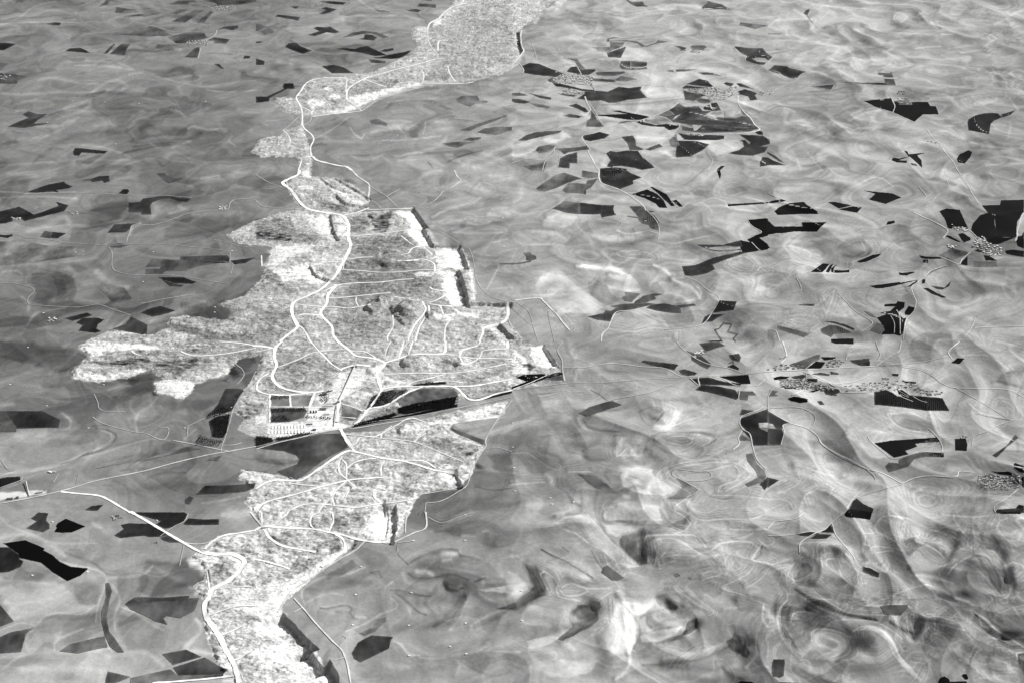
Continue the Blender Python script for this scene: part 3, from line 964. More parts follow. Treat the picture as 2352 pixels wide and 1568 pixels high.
D -.25 12 880,740 1000,690 1200,600 1500,560 1860,500 1850,560 1300,670 900,770
D -.25 20 -100,560 100,570 90,650 -100,700
D -.2 40 1950,330 2350,230 2350,330 2000,400 1950,390
D -.15 20 1850,470 2340,410 2350,460 2100,510 2000,510
D -.4 10 1950,1000 2040,960 2040,990 1960,1050 1920,1050
D -.4 10 1960,1080 2020,1060 2000,1100 1960,1095
D -.2 30 1600,900 1850,930 2000,1030 1850,1060 1600,960
D -.2 20 0,1080 200,1140 500,1080
D -.25 20 600,1240 630,1280 550,1290
D -.2 25 1350,1100 1600,1150 1550,1250 1400,1250
D -.15 40 1050,560 1000,400 1080,400 1100,440
D -.12 10 120,790 440,770 450,840 130,835
K 30 1430,200 130 60 20
K 25 1840,190 160 50 18
K 20 1400,820 110 60 15
F 62 0,965 200,925 350,890 600,845 780,840 840,915 850,965 700,1040 600,1100 500,1180 420,1240 380,1262 300,1245 190,1190 380,1120 400,1080 370,1040 250,1000 0,975
T 5 .2 530,970 600,965 660,985
F 85 1790,790 2100,900 2090,940 1820,830
T 3 .2 1820,790 1900,860 2090,920
A -.10 30 2140,1030 2280,1010 2350,1060 2350,1220 2230,1200 2170,1120
A -.06 30 1600,1400 1900,1340 1750,1440 1600,1470
R 4 220 1520,1400 1800,1350 1900,1320
T 4 -.12 2010,1325 2180,1360 2350,1340
T 20 .08 2150,830 2250,790 2350,770
T 30 -.05 1850,1560 2100,1450 2350,1400
G 8 1310,655 1300,610 1450,570 1600,545 1840,505 1820,590 1600,620 1400,660
G 5 880,765 1100,700 1270,655 1300,670 1200,710 900,780
G 5 190,900 190,880 300,870 400,845 500,830 540,838 300,890 200,915
G 5 0,870 140,880 155,915 0,955
G 2 140,500 300,500 300,520 140,530
G 4 135,610 440,610 460,640 300,640 140,650
G 4 135,690 250,680 300,720 240,735 135,735
G 3 590,480 660,470 680,520 630,570 600,540
G 5 1010,620 1080,495 1100,500 1040,610
G 6 1070,600 1150,470 1260,450 1290,470 1240,560
G 3 1290,470 1380,440 1400,460 1280,520
G 2 460,685 690,690 690,715 460,700
G 3 1440,400 1600,375 1750,372 1740,385 1500,402
G 3 1900,460 1950,500 1990,515 1930,490
@22
F 55 1185,185 1210,170 1330,185 1500,205 1525,215 1490,260 1400,240 1300,220
F 12 1500,215 1515,207 1528,218 1510,228
F 52 1530,262 1580,250 1700,285 1680,305 1610,312 1560,300
F 72 1720,15 1900,0 1960,40 1900,50 1830,75 1780,90
F 58 1640,120 1680,150 1780,190 1830,218 1795,248 1740,225 1650,170
F 50 1590,80 1650,95 1690,120 1660,130
F 45 1700,130 1740,130 1830,205 1800,205 1740,180 1690,150
F 50 1990,122 2085,108 2102,145 2090,178 2020,165
F 45 1975,228 2030,208 2085,240 2080,262
F 28 1625,340 1800,325 1950,365 2110,385 2090,405 1830,395 1700,395
F 12 1900,320 2170,303 2190,385 2110,385 1980,345
F 45 1680,440 1740,395 1900,410 2050,440 2090,500 2060,530 1960,500 1800,460
F 65 2070,450 2210,455 2245,490 2170,490 2165,535 2095,530
F 65 608,655 730,590 920,540 1010,578 900,615 690,682
F 45 2090,670 2110,618 2230,635 2150,670
F 38 2100,700 2350,615 2350,760 2260,750 2270,790 2350,830 2350,948 2220,950 2200,900 2120,815 2145,800 2090,750
F 80 2085,905 2080,870 2115,850 2200,905
F 85 2150,1030 2210,1020 2250,1120 2320,1180 2335,1240 2310,1280 2170,1330 2140,1305 2260,1240 2240,1190 2160,1090
F 35 2275,1305 2350,1235 2350,1320 2320,1360
T 5 -.4 1990,200 2030,180 2030,205
F 8 40,330 110,300 300,295 320,320 160,380 110,350
F 75 330,320 470,310 475,355 300,350
F 45 320,300 440,280 455,298 330,315
A .55 12 290,30 420,230 340,250 230,200 170,130 180,60
A .25 15 0,60 100,130 160,260 60,300 0,290
D -.5 16 80,200 130,190 220,230 180,270 110,240
W 26 300,40 420,220
D -.4 10 30,320 60,300 80,340
R 7 200 460,10 420,80 460,170 465,260 485,360
R 5 215 0,440 160,380 320,310 450,265
R 4 210 470,238 650,238 850,205 1000,205 1200,230 1400,245 1530,310 1600,330
R 4 190 -50,450 200,420 520,380 800,378 1150,350 1600,325 2100,300 2350,275
R 4 200 1510,0 1570,70 1680,150 1830,215 2000,245 2130,290
R 5 200 1630,330 1720,400 1720,320 1900,330 2060,400 2240,405 2320,350
R 4 190 1610,340 1450,400 1350,440 1200,480 1000,515 880,545 700,600
R 3 120 880,540 800,480 720,440
T 4 .12 130,420 180,460 260,500 400,470 700,440
T 4 -.12 180,450 210,480 700,440
T 60 .08 300,560 500,500 700,470
R 4 190 2090,450 2080,520
R 5 205 2320,590 2250,630 2120,680 2090,740 2120,800 2180,840 2200,900 2210,960 2250,1080 2330,1170
R 4 215 2110,820 2080,880 2085,940 2030,990
R 4 190 1600,1430 1660,1400 1710,1360 1620,1300 1500,1240 1470,1210 1510,1170 1580,1175 1700,1190 1800,1190 1830,1230 1770,1270 1600,1280
T 5 .16 1500,1250 1480,1200 1530,1170 1600,1185 1800,1180 2020,1130 2100,1200 2060,1270 1900,1330 1890,1390
T 5 .14 1430,1250 1410,1210 1480,1160 1700,1120 1950,1100 2100,1130 2190,1210 2120,1280 1960,1370
T 5 .12 1350,1280 1330,1220 1400,1160 1560,1110 1800,1070 2000,1090
T 20 -.18 1520,1260 1640,1320 1700,1370 1640,1440
T 5 .14 1420,1260 1500,1310 1600,1360 1640,1390 1570,1460 1490,1510 1500,1560
T 5 .16 1710,1360 1640,1430 1610,1490 1640,1568
T 5 .12 1770,1350 1850,1400 2050,1410 2350,1440
T 6 .16 1400,900 1450,870 1550,865 1660,890 1640,930 1550,945 1440,920 1400,900
T 6 .12 1310,900 1380,850 1500,840 1700,850 1830,890 1800,930 1560,1025 1440,990 1330,930
T 10 -.12 1250,910 1350,830 1500,840 1750,830 1870,890 1700,980 1560,1010
T 14 -.14 1250,650 1280,690 1350,710 1380,660 1330,620
T 14 .1 1310,660
T 4 .12 1430,570 1500,600 1520,660 1440,780 1600,720 1750,680
T 4 -.1 1170,640 1250,600 1350,600 1400,640 1350,700 1280,770 1200,720 1170,650
T 40 .20 1330,770 1450,790 1350,800
T 25 .25 1320,760 1400,790
T 14 -.22 650,710 700,780 800,810 980,825
T 14 .14 600,690 650,780 760,820 1000,840
T 25 -.10 480,870 700,840 1000,850
T 40 .22 1000,890 1100,900 1200,880
T 30 .20 990,940 1080,950 1200,950 1100,990
T 30 .14 1250,960 1450,1060 1300,1020
T 5 .15 960,880 965,1050 1050,980
T 25 .14 1100,1000 1150,1060 1250,1010
T 20 -.14 650,1000 700,1080 850,1080
T 40 -.10 450,920 600,960 700,1080 900,1120 1200,1120
T 30 -.10 250,980 400,1040 450,1080
T 20 .10 500,1100 620,1050 600,1020
T 40 .24 1000,1160 1120,1160 1250,1170 1300,1240 1250,1350
T 25 .20 1050,1200 1020,1300 1150,1280
T 60 .18 1200,1250 1400,1330 1500,1320
T 30 -.18 700,1220 850,1300 950,1370 850,1200
T 40 -.14 600,1210 800,1330
T 30 -.16 1000,1340 1050,1370 1100,1400
T 50 -.16 1450,1440 1600,1380 1500,1300
T 25 -.14 1300,1440 1500,1450
T 16 -.22 400,1320 500,1380 560,1470 620,1500
T 60 -.08 50,1450 300,1350 450,1400
T 40 -.07 0,960 200,900
T 50 .10 200,620 350,570 500,600 300,680 100,780
T 30 .10 500,650 400,600
T 40 .20 150,1490 400,1500 600,1530
T 25 .12 600,1400 700,1440
T 50 .22 950,1470 1150,1490 1350,1510
T 30 .25 980,1520 1200,1530
T 20 .2 1030,1415 1070,1420
T 20 .12 310,1220 380,1260 350,1290
T 5 .12 0,1020 150,1020 220,1070 320,1140 400,1170
T 6 .12 0,1310 200,1290 320,1290
T 8 .14 520,1190 720,1190
T 30 -.08 0,0 250,20 400,40
T 40 -.09 580,40 850,80 700,150 550,180
T 30 -.10 650,280 900,260 1200,260 1400,280
T 20 .10 1000,400 1100,400 1050,420
T 4 .08 1140,370 1150,420 1050,440 850,400
T 4 .12 600,270 575,360
T 40 .12 1100,480 1400,470 1700,480
T 20 -.08 1300,530 1600,540 1800,600
T 60 .08 1100,700 1500,700 1800,740 2000,780
T 25 .10 1900,820 2000,900 1900,960
T 40 .10 1850,150 1950,200
T 30 .12 2000,1040 2100,1090 2200,1200
T 30 .10 2250,580 2150,620
T 30 .06 2250,60 2150,30
H 30 1320,650 230 120
H 35 1540,910 320 130
H 30 1720,1220 400 140
H 25 1100,930 180 80
H -20 700,1000 250 100
@32
F 78 200,210 430,125 440,115 480,120 475,160 400,200 340,250 200,222
F 12 355,245 440,180 530,190 485,245
F 15 485,140 625,142 610,160 520,170 500,155
F 45 750,170 930,152 935,215 850,220 780,195
F 20 810,205 935,180 935,220 860,222
F 12 575,0 785,0 785,22 620,18
F 22 975,460 1080,440 1150,470 1190,500 1310,490 1600,515 1665,632 1450,630 1240,600 980,575
F 2 1020,500 1120,460 1200,510 1320,500 1600,520 1660,630 1450,625 1200,590 1050,570
F 4 1190,445 1230,440 1300,490 1280,520 1200,480
F 2 180,520 240,500 330,515 370,530 365,550 300,560 210,540
F 30 450,545 490,542 520,575 480,580
F 10 370,460 460,435 470,445 420,462
F 42 510,440 560,425 650,435 655,465 590,492 530,480
F 60 640,490 600,495 620,480
F 5 50,330 110,315 200,320 170,340 60,350
F 48 215,320 330,300 350,320 310,345 240,338
F 35 345,335 460,340 450,370 360,365
F 45 400,295 480,282 570,295 560,312 420,300
F 28 570,272 640,285 655,300 580,300
F 6 130,405 180,400 200,425 240,415 260,430 160,435
F 75 0,500 20,440 90,455 60,480 95,495
F 45 0,645 60,670 210,750 140,760 130,800 60,790 0,760
F 45 0,800 130,798 145,860 118,945 0,948
F 14 980,930 1130,905 1550,877 1580,915 1420,925 1350,935 1370,960 1260,1000 1290,1030 1160,1060
F 62 1380,925 1530,885 1580,915 1420,925
F 66 1200,1080 1300,1040 1420,1010 1615,1020 1615,1057 1450,1050 1350,1070 1290,1140 1110,1195 1075,1140 1110,1105 1200,1115
F 10 1440,1012 1615,1020 1612,1057 1480,1045
F 10 1715,890 1815,885 1830,940 1825,1000 1720,995
F 8 1680,195 1740,148 1805,155 1760,202
F 55 2270,850 2300,880 2200,960 2100,1060 2060,1040 2190,950
F 4 2265,1110 2350,1140 2350,1152 2255,1135
F 4 2250,1145 2350,1165 2350,1205 2300,1190
F 3 2030,1180 2100,1195 2200,1190 2290,1215 2250,1225 2130,1215
F 4 2330,1240 2350,1240 2350,1340 2320,1300
F 5 2280,1520 2300,1495 2350,1505 2350,1545 2290,1540
F 32 2100,1540 2350,1520 2350,1568 2090,1568
F 26 725,1568 780,1460 815,1437 880,1490 970,1530 960,1568
F 40 0,1245 105,1268 40,1310 0,1340
F 22 1140,292 1200,295 1195,315 1145,312
F 12 1250,360 1360,370 1360,382 1255,375
R 5 210 -20,275 300,262 500,250 700,240 1000,225
T 6 -.14 980,218 1230,225 1400,250 1500,300 1560,360
R 5 205 1240,232 1400,260 1520,320 1580,370 1700,420 1950,430 2200,440 2350,510
R 5 200 1000,222 1100,150 1200,90 1225,0
R 4 200 990,200 1030,130 1010,60 990,0
R 4 195 720,170 730,120 790,70
R 4 215 1690,160 1660,90 1760,0
R 4 200 1120,215 1400,190 1660,130
R 5 215 135,0 170,130 120,200
R 6 215 325,275 420,310 520,360 600,400 660,430
R 5 210 640,390 780,370 900,320 960,280
R 4 200 350,290 350,350 330,420
R 5 215 220,490 330,450 500,420 640,430 670,460
R 4 200 5,620 0,520 30,450 80,400
R 4 200 670,465 900,465 1050,440
R 5 215 0,630 100,690 220,750 350,790 450,860 500,940 620,1020 750,1080 900,1160 1060,1210 1230,1300
R 5 205 900,1160 980,1240 960,1290 850,1380 780,1440 700,1568
R 5 210 1230,1300 1350,1250 1500,1230 1720,1240 1760,1190 1900,1200
R 4 200 220,750 140,765 150,830 120,945
R 4 200 350,790 400,790 435,690 370,630 250,600 0,610
R 4 205 915,865 950,920 1080,1030 1160,1075 1290,1040 1420,1000
R 4 200 1470,790 1560,880 1600,960 1600,1010
R 4 195 1230,1310 1100,1340 900,1400 820,1430
R 4 190 2300,1350 2200,1430 2080,1510 2090,1568
R 4 190 1870,960 1900,860 2000,830 2100,770 2230,720 2050,690 1900,655
R 4 190 1700,410 1900,520 2100,640 2230,720
T 4 -.12 1920,655 2200,720
T 14 .12 1870,920 1950,960 2050,970 2130,920 2230,900 2150,860
T 5 .12 1100,660 1150,740 1230,790 1320,810 1480,840
T 5 .12 1110,660 1300,650 1500,730
T 20 .14 750,810 900,800 1100,830 1300,850 1500,870
T 14 .14 720,870 800,900 950,1050 1050,1060
T 60 -.06 1250,720 1450,780
T 40 .08 1700,720 1500,700 1300,640
T 50 .10 800,660 900,620 1050,640
T 40 -.07 450,600 600,660 700,700
T 60 .10 0,20 200,40 400,60
T 60 .08 1400,50 1500,100
T 14 .16 740,120 900,100 1000,130 1020,60
T 40 .10 200,840 300,960 450,1050 650,1130
T 25 .14 700,1210 850,1250 930,1280 950,1310
T 18 -.10 130,960 160,1080 260,1230 300,1250
T 5 .14 250,1130 290,1230 300,1280 250,1320 80,1390
T 5 .12 250,1125 350,1150 450,1190 600,1230
T 5 .12 430,1290 460,1340 360,1390 330,1420 370,1510
T 5 .12 540,1300 600,1340 560,1420
T 20 -.06 500,920 600,1060 750,1110
T 60 -.05 800,900 950,1000 700,1000
T 40 -.07 1100,1230 1350,1200 1600,1180
T 20 -.08 1300,1350 1500,1320 1600,1330
T 60 .07 850,1500 1100,1400 1300,1420
T 60 .06 1300,1500 1500,1568
T 40 -.08 1650,1300 1800,1310 1950,1380 2050,1480
T 30 .07 1650,1450 1850,1500
T 14 -.10 1600,120 1900,50 2100,100 2200,60
T 5 .10 2350,50 2250,30 2100,0
T 40 -.10 2200,60 2300,80
T 6 .12 1750,130 1950,120 2100,170 2200,250
T 30 -.10 2120,330 2250,280 2350,260
T 14 -.12 2050,370 2150,370 2350,430
T 20 -.05 1900,590 2100,590 2150,560
T 5 .10 1850,560 1950,650 2150,690
T 5 .10 2250,660 2250,580 2150,540
T 14 .12 1500,180 1700,160
T 12 -.12 2280,900 2300,1010
T 30 .12 1650,1160 1800,1180 1950,1180
T 5 .12 0,1450 100,1440 200,1470 240,1540
T 40 .08 300,1400 450,1500 600,1450 680,1380
V 46 700,395 1000,370 1230,355 1380,375 1400,410 1200,440 1000,460 700,460
V 85 110,355 200,345 330,345 450,390 560,400 600,440 300,440 120,420
V 12 540,195 600,150 700,180 640,230 540,235
V 14 0,235 140,205 320,225 320,245 140,262 0,265
V 8 1060,330 1110,330 1110,345 1060,345
V 14 1400,420 1600,460 1590,500 1450,490 1350,440
V 96 1940,1230 2020,1215 2320,1250 2320,1330 2180,1360 2080,1350 1980,1340 1935,1290
V 8 1760,880 1830,855 1835,870 1780,885
V 10 2230,1205 2310,1215 2310,1235 2230,1230
V 3 110,145 165,140 165,155 115,158
@03
F 42 285,55 355,0 445,8 425,75 455,110 455,150 400,182 245,145 340,80
F 14 500,175 525,140 515,125 530,100 605,58 785,130 720,158 660,182 560,185
F 26 1210,0 1690,0 1725,22 1690,80 1600,130 1520,148 1430,110 1480,80
F 28 1050,210 1140,150 1110,115 1180,100 1380,105 1450,145 1540,205 1490,220 1380,225 1320,212 1200,225 1110,235
F 30 1690,95 1730,55 1880,65 2010,62 2010,112 1800,115 1690,112
F 55 1470,232 1545,208 1690,275 1560,275 1510,260
F 10 30,285 230,255 410,330 400,350 480,390 550,455 650,500 810,515 740,580 620,630 490,550 380,460 170,415 175,380 60,300
F 36 -80,320 80,320 170,385 180,430 215,450 190,500 80,545 -80,560
F 58 -80,750 20,870 128,1000 -80,1080
F 75 -80,1180 100,1100 310,1060 240,1120 195,1280 -80,1300
F 90 545,1275 640,1210 960,1135 990,1235 860,1260 720,1295
F 72 970,650 1000,645 1030,720 1000,840 980,960 1000,1090 1050,1150 1140,1285 1080,1285 1010,1230 960,1120 935,1010 935,900 975,780
F 68 1150,840 1180,815 1240,780 1450,785 1740,765 1730,790 1830,785 1790,900 1660,970 1530,950 1500,975 1540,1030 1430,1000 1320,940 1200,890
F 50 1230,800 1260,775 1500,785 1735,768 1740,780 1600,820 1300,830
F 62 1490,1300 1710,1260 1850,1325 1590,1400
F 62 1590,1425 1880,1330 2030,1420 2085,1445 2050,1490 1750,1500 1640,1495
F 95 970,1540 990,1460 1160,1500 1200,1510 1060,1568 970,1568
F 88 1200,1520 1560,1440 1640,1500 2050,1490 2050,1510 1700,1530 1400,1560 1200,1568
F 88 0,1568 0,1568 1,1568
R 8 250 1200,-5 1400,110 1600,230 1850,370 1950,390
R 5 190 1730,15 1690,85 1600,130 1470,220
R 5 215 1690,275 1760,290 1850,290 1950,270
R 8 245 2350,165 2200,190 2050,215 1950,270 1880,340
R 15 252 1880,370 2000,390 2130,385 2230,430 2240,480 2200,540 2100,630 1950,710 1920,780 1880,850 1890,950 1960,1060 2030,1170 2080,1280 2150,1400 2200,1568
R 6 245 1900,540 1910,600 1925,710
R 4 230 1960,710 2150,690 2310,685
R 6 240 1930,945 2050,900 2200,860 2350,860
R 5 240 2030,1130 2130,1090 2260,1030
R 5 240 2160,1360 2250,1310 2320,1270
R 7 245 1400,1568 1600,1555 1900,1530 2150,1500
R 4 190 1690,290 1650,490
A -.09 30 1350,430 1850,480 1900,680 1900,740 1400,770 1250,720 1300,560
A -.08 30 630,640 800,640 920,680 880,860 760,840 680,740
A .08 30 0,700 250,620 560,640 700,800 850,880 700,920 400,940 100,1000
A -.05 30 380,970 900,900 950,1130 620,1200 520,1240 250,1230 300,1060
A -.06 30 1080,930 1300,960 1560,1080 1500,1250 1180,1270 1100,1120
A -.06 25 0,430 300,450 500,560 600,640 250,630 0,600
T 12 .12 550,440 650,480 780,500 900,530 980,610 900,850 880,1000
T 14 .12 1030,660 1100,800 1050,950 1060,1080
T 16 .12 1120,870 1250,920 1350,1000 1500,1080
T 10 .12 0,1080 200,1010 330,1040 400,960 540,920 750,930 880,850
T 12 .12 500,1270 500,1200 600,1130 760,1070
T 20 .12 20,1440 200,1320 500,1290 800,1280 1000,1250
T 8 .18 960,1150 990,1220 1030,1280
T 60 .12 200,1440 600,1420 900,1450
T 30 .10 1000,1320 1300,1280 1500,1400
T 30 .10 850,100 1100,250 1000,150
T 14 .12 1000,600 1200,590 1330,560 1400,490
T 30 .09 1450,520 1600,600 1800,640
T 14 -.10 600,370 850,460 980,570
T 12 .08 0,40 100,130 300,200 500,280 900,280
T 60 .05 1600,330 1800,320
T 30 .10 0,240 200,200 400,260 600,400
T 10 -.08 640,340 740,350
B .25 30 1720,450 1800,400 1900,400 2000,420 1900,520 1780,540
T 30 .22 1740,430 1850,500 1860,560
T 25 .2 1740,680 1850,700 1800,740
T 25 .2 1800,980 1850,1080 1700,1250 1850,1280 1950,1300
T 40 .18 2050,20 2250,10 2350,0
B .3 20 2050,380 2200,400 2240,480 2150,520 2180,460
B .2 40 2000,1300 2150,1320 2250,1568 2050,1568
D -.12 30 1950,430 2150,430 2100,600 1930,560
D -.08 60 2000,740 2350,700 2350,1000 2100,1060
K 12 2100,300 130 50 12
V 5 1030,30 1100,20 1130,60 1050,70
V 1 1420,280 1450,275 1455,295 1425,295
@13
R 8 248 0,160 80,130 300,145 520,155 650,180 780,205 900,240 1020,265 1150,275 1280,280
R 6 245 -50,0 60,130
R 6 245 50,0 60,120
R 6 245 300,0 200,90 130,140
R 6 245 590,0 510,40 500,110 530,150
R 6 245 700,0 710,80 670,180
R 8 245 80,160 130,240 250,310 420,345 550,365
R 7 245 0,435 100,455 250,500 310,525
R 7 245 730,200 800,250 820,320 790,370 600,500
R 5 215 1000,265 900,360 750,440 600,530
R 6 200 900,350 650,510 450,640 330,720 250,830 200,920
R 5 225 1100,275 1250,278 1300,260 1450,190 1560,140 1560,0
R 5 220 1370,190 1380,60 1420,0
R 6 225 350,790 450,900 550,1020 700,1180 790,1270 840,1400 870,1568
R 5 205 430,870 350,920
R 4 215 720,1360 830,1325
R 4 195 770,1230 830,1160 800,1130
R 4 240 1130,250 1170,200 1190,190
R 4 200 1300,280 1450,262
T 4 -.2 1290,290 1300,380 1400,480
T 4 .14 1285,285 1300,340 1295,380
T 5 .12 1560,40 1700,100 1800,70 1950,20
R 3 190 1570,40 1700,95 1850,50 2000,0
W 34 1290,-40 1300,130 1270,268
W 11 1210,-40 1220,40 1200,190
W 55 275,950 350,1020 450,1130 545,1225
W 50 505,1260 550,1340 620,1395
W 55 700,1390 755,1480 770,1600
B .3 25 950,180 1180,-60 1240,-60 1270,120 1250,260 1150,240
B .2 10 1310,-60 1370,10 1360,160 1300,230
B .3 30 150,640 450,600 650,430 800,340 820,370 600,520 400,650 260,800 200,900 270,930 250,1000 100,980 -330,850
B .22 40 -330,1304 250,1030 400,1200 500,1300 650,1450 700,1568
B .15 20 850,60 900,30 920,120 850,140
D -.3 18 330,450 400,380 450,360 420,420 560,430 700,330 640,300 750,280 790,300 770,350 640,400 540,480 400,560 340,560
D -.2 18 500,340 600,280 770,240 760,320 600,330 520,370
D -.15 30 120,180 700,190 760,250 560,280 400,320 200,280
D -.25 15 700,150 720,60 900,-10 980,60 1000,100 880,180 980,220 820,200
D -.15 25 60,620 130,600 190,640 100,690
D -.4 8 905,250 935,265 900,340 870,360
D -.1 40 250,20 680,20 650,140 350,130
D -.12 25 50,900 100,980 110,1000 60,960
K 10 400,1400 160 80 10
F 52 880,1290 940,1190 1060,1130 1220,1140 1260,1145 1240,1170 1220,1250 1120,1300 960,1375 900,1340
A .17 10 1010,1260 1050,1200 1160,1175 1165,1200 1080,1250 1020,1280
F 85 950,1110 1080,1050 1110,980 1190,965 1190,1000 1100,1090 1000,1130
A -.10 15 640,580 800,490 900,430 930,490 800,570 660,610
T 12 -.14 590,880 650,880 750,860 850,850 880,890 860,920 900,970 930,980
T 14 -.10 740,910 780,915
T 14 .10 460,830 550,780 700,740 800,760
T 10 .12 600,860 650,870 780,840 880,850
T 30 -.08 450,700 650,710 850,660 1050,640
T 30 -.06 520,650 800,640 1050,560
T 12 .14 920,950 1000,960
T 12 .14 450,850 420,720 600,600 800,580 1000,500
T 10 .12 830,1090 1000,1020 1150,930 1290,880 1300,840 1230,780
T 6 -.16 1150,600 1130,540 1050,550 1100,570
T 12 .14 1190,680 1250,640
T 20 .12 1280,760 1350,820 1400,880 1420,950
T 12 -.16 1280,740 1340,780 1420,850 1500,920 1560,940
T 10 -.14 1230,710 1350,720 1500,760 1600,770
T 30 -.07 1450,830 1600,850
T 35 -.16 1900,780 1800,880 1750,960 1640,1050
T 45 -.08 1550,1060 1700,1020 1850,1000
T 14 -.24 1720,640 1750,700 1850,720 1900,690
T 60 -.12 1700,650 1850,640 1950,700
T 14 .12 1950,760 1900,900 1850,1000 1780,1080
T 18 -.16 1420,460 1500,410 1650,360 1700,340 1850,350 1880,400
T 14 -.18 1900,400 1980,410 2050,430
T 30 .16 1650,400 1750,380 1850,370
T 15 .3 1720,440 1790,430
T 25 .28 1480,540 1560,540 1620,570
T 12 -.12 1400,560 1450,600 1600,600 1800,570 1950,620
T 30 .10 1350,560 1380,640 1550,670 1750,620
T 12 .12 1700,500 1900,530 2100,590
T 6 -.14 2000,640 2100,600
T 40 .10 1900,470 2100,520 2300,590
T 40 -.14 2100,260 2150,330 2200,240
T 15 .18 1900,210 2010,220
T 12 .2 2080,175 2130,165
T 40 -.08 1650,180 1900,170 2050,240
T 40 -.08 1700,100 2000,60
T 30 .14 2080,640 2200,630 2350,630
T 16 -.10 2110,670 2250,660
T 25 .16 2050,740 2150,800 2300,790 2350,760
T 14 .16 1970,1040 2100,960 2230,900
T 20 -.12 2000,1060 2150,1000 2350,880
T 40 -.08 1900,1270 2100,1150 2300,1050
T 12 .16 1260,1180 1330,1210 1400,1300 1500,1310
T 14 .12 1500,1330 1650,1340 1850,1300 2050,1270 2110,1220
T 60 -.05 1500,1100 1600,1250 1800,1260
T 60 .14 2150,1250 2300,1200
T 14 -.10 1830,1330 2000,1440 2150,1500 2300,1480
T 14 .10 1830,1320 1870,1400 1830,1500
T 30 .08 1200,1400 1400,1420
T 60 -.05 1000,1500 1400,1480 1700,1420
T 40 .06 1300,1000 1500,970 1550,900
T 30 .08 1400,720 1600,700
H 35 1600,480 300 120
H -35 1800,800 220 150
H 30 2200,1300 300 150
@23
T 60 .20 400,100 550,60 700,50 750,80
T 40 .22 550,130 700,200 850,280 950,370
T 14 .2 410,100 550,80 720,90
T 8 .25 470,150 600,200 700,280
T 60 .05 400,250 600,350 750,450
T 6 -.3 270,340 380,400 480,440 560,490 660,550 740,600
T 5 -.2 460,315 520,360
F 70 820,550 840,500 880,485 920,520 1030,600 980,625 920,625
T 25 -.25 900,560 960,610 1040,610
T 16 -.2 870,400 930,480 1000,560
T 6 .2 850,400 880,480 960,570
T 3 -.25 730,350 780,450 830,520
A -.04 12 760,360 850,370 880,480 830,500
T 40 -.14 800,80 850,190 950,310 1100,420
T 50 -.24 1180,340 1190,430 1100,330 1130,250
T 14 .14 1160,320 1140,250 1200,220 1300,210 1450,210
T 7 .26 1250,450 1240,350 1210,280 1230,220 1350,205 1600,205 1700,220 1780,320
T 7 .20 1310,480 1330,350 1300,270 1400,235 1520,250 1650,330 1780,400 1950,380
T 7 .16 1360,520 1350,430 1400,370
T 10 -.14 1270,440 1270,330 1250,270 1300,230
T 60 .18 900,150 1100,150 1300,140
T 30 .18 920,130 1000,170 1150,160
T 20 -.20 870,60 1200,110 1450,120 1560,140
T 50 -.18 1450,90 1560,110 1600,60 1550,0
T 7 .2 1620,0 1700,60 1780,75 1950,60 2200,60 2300,20
T 6 .2 1520,0 1600,50 1640,110 1580,170 1480,190
T 30 -.08 1700,150 1950,90 2350,140
T 7 .18 2000,150 2100,160 2350,150
T 8 .2 1840,340 1900,290 2050,265 2200,280 2270,330 2200,430 2350,460
T 7 .14 2250,240 2350,320
T 10 -.14 2300,310 2280,390 2230,430
T 6 .14 1500,440 1400,470 1380,420 1500,390 1680,400
T 20 .07 1350,480 1550,510 1700,480
T 15 .10 1740,590 1800,540 1880,540
T 6 .12 1750,620 1930,560 1900,500 1820,440
T 10 -.3 1620,605 1640,608
T 4 -.3 1490,575 1520,565 1540,580 1500,590
T 40 .10 1950,500 2000,600 2080,580
T 14 -.12 2030,500 2080,540 2150,520
T 6 .14 2050,420 2100,470 2200,510 2130,590 1950,670 1940,700 2100,750 2350,850
T 6 .12 2350,540 2250,640 2150,690
T 40 .14 0,400 200,420 400,470 600,550 720,600
T 30 .2 350,490 600,550 700,600
T 20 -.16 700,640 780,650 730,610
T 40 -.26 120,480 200,600 250,720 200,800 100,850
T 40 -.16 0,880 100,800 200,700
T 60 .22 0,620 60,650 60,740 0,790
T 8 .2 430,680 380,600 300,540 260,560 300,650 350,760
T 7 .18 410,680 430,770 560,800 700,820 800,870
T 7 .16 460,690 500,660 600,660 700,720 620,760 480,760 440,710
T 7 .16 540,650 650,690 800,700 900,690
T 50 -.38 640,900 680,960 620,960 580,930
T 45 -.24 640,850 740,900 740,1000 650,1080 500,1150
T 30 -.24 370,1075 470,1060 540,1050
T 40 .16 150,870 300,920 450,940
T 40 .10 100,1040 300,1010
T 40 .22 180,1230 300,1180 420,1130
T 60 .2 200,1340 350,1400 450,1450 700,1400
T 40 .22 480,1220 560,1270
T 7 .14 730,1130 760,1080 830,1050 840,1070 780,1110 740,1130
T 8 .12 820,850 770,830 900,740 980,720
T 5 -.1 880,900 900,1000 880,780
T 5 -.1 930,960 920,800
T 20 .24 970,800 1040,920 1050,1050 1060,1200 1080,1350 1050,1450 950,1530
T 60 .12 960,900 1000,1100 900,1300
T 45 .2 1080,950 1130,1050 1120,1180
T 14 -.2 1080,920 1160,1020 1170,1130 1120,1250
T 50 .18 1030,840 1150,860 1270,850
T 30 .18 1100,940 1200,900 1280,830
T 30 -.30 1340,780 1400,770 1440,820
T 25 -.28 1420,830 1500,880 1460,880
T 30 -.18 1400,700 1550,780 1560,850
T 18 -.14 1050,760 1150,800 1020,720
T 12 -.16 1180,960 1300,910 1400,890
T 14 -.2 1240,960 1240,1020 1300,1080
T 30 .22 1250,1080 1400,1090 1550,1050
T 40 .24 1200,1160 1350,1170 1500,1110
T 20 .14 1300,960 1400,1020 1600,980
